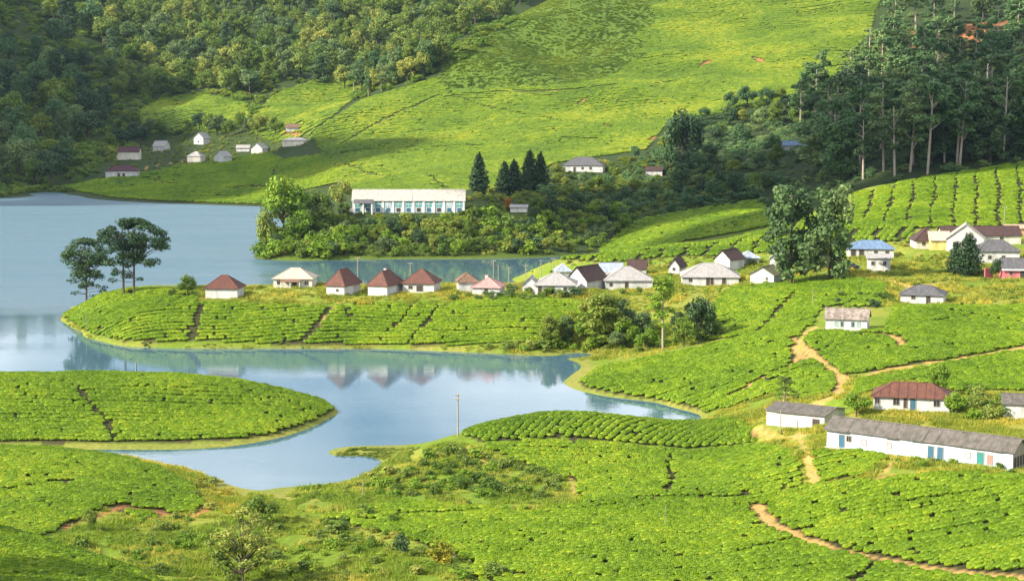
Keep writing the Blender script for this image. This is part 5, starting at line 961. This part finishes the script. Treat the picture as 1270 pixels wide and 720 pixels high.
undergrowth('undergrowth', 'tall weeds along the peninsula shore', [(60, 388), (110, 410), (150, 420), (600, 424), (700, 424), (760, 444), (690, 448), (150, 436), (60, 410)], 430, 515, 2600, 0.35, 0.9, scl, 3, 0.05)
undergrowth('undergrowth', 'rough grass and weeds around the village houses', [(240, 372), (400, 355), (640, 345), (760, 340), (1000, 325), (1130, 330), (1130, 360), (1000, 350), (880, 390), (870, 425), (780, 435), (740, 400), (640, 372), (400, 385), (250, 382)], 425, 560, 3800, 0.35, 1.0, scl, 4)
undergrowth('undergrowth', 'golden weeds around the row house and the rusty roof', [(860, 520), (960, 500), (1040, 480), (1300, 510), (1300, 600), (1000, 605), (900, 560)], 250, 350, 3000, 0.25, 0.7, scl, 5)
undergrowth('undergrowth', 'hedges and weeds on the slopes under the white gabled house', [(1090, 320), (1300, 310), (1300, 390), (1180, 395), (1090, 372)], 405, 530, 1500, 0.5, 1.3, scl, 6)
undergrowth('underwood', 'dense undergrowth on the floor of the dark wood', [(760, 262), (800, 190), (900, 135), (1010, 110), (1110, 20), (1360, 0), (1360, 200), (1060, 245), (960, 262), (860, 275)], 690, 1250, 5200, 2.2, 4.6, fcl, 7)
undergrowth('underwood', 'dense undergrowth of the woods across the lake', [(-90, -50), (680, -50), (640, 25), (545, 95), (440, 125), (300, 160), (180, 175), (120, 215), (80, 240), (-90, 250)], 960, 1800, 12000, 3.0, 6.0, hcl, 8)
undergrowth('undergrowth', 'rough scrub over the upper face of the great hill', [(545, 97), (553, 60), (640, 20), (700, -60), (1010, -60), (950, 40), (860, 95), (760, 108), (640, 117), (560, 120)], 950, 1480, 36000, 1.0, 2.1, tcl, 12)
undergrowth('undergrowth', 'tangle of low growth covering the bushy bank', [(312, 322), (345, 290), (430, 262), (600, 240), (700, 205), (800, 195), (950, 245), (800, 268), (742, 314)], 650, 900, 5200, 1.2, 2.6, scl, 9)
undergrowth('undergrowth', 'rough pasture between the far cottages', [(110, 225), (140, 190), (240, 165), (340, 150), (400, 180), (330, 192), (180, 218)], 1010, 1250, 2200, 0.9, 2.0, scl, 10)
undergrowth('undergrowth', 'weeds on the outer slope of the ridge behind the village', [(640, 335), (690, 318), (960, 312), (1130, 300), (1130, 320), (900, 330), (700, 345)], 515, 640, 1600, 0.6, 1.4, scl, 11)

# grass tufts
leafy('goldgrass', (0.17, 0.235, 0.02), (0.30, 0.31, 0.035), (0.46, 0.39, 0.05), patch=0.12, trans=0.3)
leafy('grass', (0.13, 0.21, 0.014), (0.23, 0.31, 0.025), (0.42, 0.39, 0.06), patch=0.09, trans=0.3)
gcl = bpy.data.collections.new('grass_sources')
for v in range(4):
    r = np.random.default_rng(700 + v); V, Fc = [], []
    for _ in range(46):
        a, q = r.uniform(0, 6.28), 0.55 * math.sqrt(r.random()); b_ = r.uniform(0, 6.28); x_, y_ = q * math.cos(a), q * math.sin(a); hh = r.uniform(0.25, 0.75); w_ = r.uniform(0.03, 0.06); lx, ly = r.normal(0, 0.16), r.normal(0, 0.16)
        n0 = len(V); V += [(x_ - w_ * math.cos(b_), y_ - w_ * math.sin(b_), 0), (x_ + w_ * math.cos(b_), y_ + w_ * math.sin(b_), 0), (x_ + lx, y_ + ly, hh)]; Fc.append((n0, n0 + 1, n0 + 2))
    gm = bpy.data.meshes.new('grass_tuft'); gm.from_pydata(V, [], Fc); gm.materials.append(MATS['grass']); source('grass_source', gm, gcl)
gold = bpy.data.collections.new('golden_grass_sources')
for o_ in list(gcl.objects):
    m2 = o_.data.copy(); m2.materials.clear(); m2.materials.append(MATS['goldgrass']); source('golden_grass_source', m2, gold)
for nm_, lab, poly, lo, hi, n_, s0, s1, sd in [
    ('grass', 'rough grass over the marshy valley floor', [(100, 720), (40, 680), (90, 650), (130, 630), (230, 640), (150, 572), (262, 590), (300, 618), (420, 585), (470, 575), (560, 545), (620, 560), (720, 590), (720, 632), (400, 645), (640, 740), (640, 800), (100, 800)], 190, 330, 26000, 0.5, 1.2, 31),
    ('grass', 'tawny grass around the village and along the peninsula crest', [(150, 375), (250, 355), (640, 340), (760, 335), (1000, 320), (1300, 310), (1300, 395), (1100, 380), (1000, 350), (880, 395), (870, 425), (780, 445), (690, 448), (150, 436), (70, 410), (70, 385), (150, 430), (690, 430), (740, 400), (640, 372), (400, 388), (250, 384)], 400, 560, 26000, 0.7, 1.6, 32),
    ('grass', 'yellow marsh grass beside the head of the inlet', [(140, 566), (200, 566), (262, 586), (296, 612), (300, 640), (255, 645), (250, 630), (236, 600)], 265, 325, 5000, 0.5, 1.3, 34),
    ('grass', 'golden grass around the row house', [(860, 530), (900, 505), (1040, 470), (1180, 450), (1300, 430), (1300, 610), (1000, 610), (900, 560)], 250, 375, 20000, 0.5, 1.2, 33)]:
    undergrowth(nm_, lab, poly, lo, hi, n_, s0, s1, gold if sd > 31 else gcl, sd, 0.1)
# trees added on the knoll outside the picture to shade the tea corner
for px, d_, h_ in ((-150, 196, 13), (-95, 188, 11), (-190, 215, 14), (-120, 172, 12)):
    g_ = ground_at(px, d_); tree((g_.x, g_.y, g_.z - 0.2), h_, 'round', 'leaf_mid', 'broad shade tree on the knoll beside the shaded tea rows', 'shade trees on the knoll')
# ------------------------------------------------------------------ lay the tea; the plants that show largest are things of their own
ALLP = []
for fi, f in enumerate(FIELDS): 
    P, rot, sz = field_points(f); ALLP.append([P, rot, sz])
cand = []
for fi in (2, 5):
    P, rot, sz = ALLP[fi]; px, py = project(P[:, 0], P[:, 1], P[:, 2])
    for i in np.nonzero((px > 4) & (px < 1266) & (py > 4) & (py < 716))[0]: cand.append((P[i, 1], fi, i))
cand.sort(); cand = cand[:290]
src = list(SETS['tea'].objects)
TL = {2: ('clipped tea bush in the rows of the shaded knoll below the viewpoint', 'tea bushes on the knoll'), 5: ('clipped tea bush in the front rows of the broad footpath field', 'tea bushes in the foreground field')}
for d, fi, i in cand:
    P, rot, sz = ALLP[fi]; o = bpy.data.objects.new('tea_bush', src[i % 4].data); C.objects.link(o)
    o.location = P[i]; o.rotation_euler = rot[i]; o.scale = sz[i]; tag(o, TL[fi][0], 'tea bush', TL[fi][1])
for fi, f in enumerate(FIELDS):
    P, rot, sz = ALLP[fi]; k = np.ones(len(P), bool); k[[i for d, g_, i in cand if g_ == fi]] = False
    if k.any(): scatter('tea_field', P[k], rot[k], sz[k], SETS[f[-1]], f[1], 4)
print('TEA', sum(len(a[0]) for a in ALLP), 'TREES', TREE_N[0])

# ------------------------------------------------------------------ clouds added outside the view, set towards the sun to shade the valley
plain('cloud_white', (0.85, 0.86, 0.88), 1.0, 0.05, spec=0.0)
def shade_cloud(target, spread, label, seed, up=520):
    r = random.Random(seed); L = up / TO_SUN.z; c = Vector(target) + TO_SUN * L
    bm = bmesh.new()
    for i in range(26):
        a = r.uniform(0, 6.28); q = math.sqrt(r.random()); s = r.uniform(0.20, 0.34)
        M = Matrix.Translation((spread[0] * q * math.cos(a), spread[1] * q * math.sin(a), r.uniform(-8, 18))) @ Matrix.Diagonal((spread[0] * s, spread[1] * s, 22 + 14 * r.random(), 1))
        bmesh.ops.create_icosphere(bm, subdivisions=3, radius=1, matrix=M)
    for v in bm.verts: v.co += v.co.normalized() * (float(vnoise(np.array(v.co.x / 14), np.array(v.co.y / 14 + v.co.z / 11))) * 12)
    me = bpy.data.meshes.new('cloud'); bm.to_mesh(me); bm.free(); me.materials.append(MATS['cloud_white']); me.polygons.foreach_set('use_smooth', [True] * len(me.polygons))
    o = bpy.data.objects.new('cloud', me); C.objects.link(o); o.location = c; o['kind'] = 'structure'
    return tag(o, label, 'cloud')
shade_cloud((-225, 995, 15), (150, 72), 'white cloud drifting above the shaded wood and the far cottages', 1)
shade_cloud((285, 800, 45), (140, 245), 'white cloud drifting above the dark gum wood', 2)
shade_cloud((118, 735, 15), (122, 78), 'small white cloud drifting above the thicket and the hollow tea', 4)
shade_cloud((-375, 1230, 45), (105, 250), 'white cloud drifting above the shaded wood on the far shore', 3)

# ------------------------------------------------------------------ thin haze over the valley
hm = bpy.data.materials.new('haze'); hm.use_nodes = True; hn = hm.node_tree.nodes; hn.remove(hn['Principled BSDF'])
pv = hn.new('ShaderNodeVolumePrincipled'); pv.inputs['Color'].default_value = (0.55, 0.78, 1.0, 1); pv.inputs['Density'].default_value = 0.000022; pv.inputs['Anisotropy'].default_value = 0.2
hm.node_tree.links.new(pv.outputs[0], hn['Material Output'].inputs['Volume'])
hz = MB().box(-2900, 2900, -60, 2650, -8, 300).build('haze', hm); tag(hz, 'thin bluish haze in the valley air', 'haze', kind='stuff')
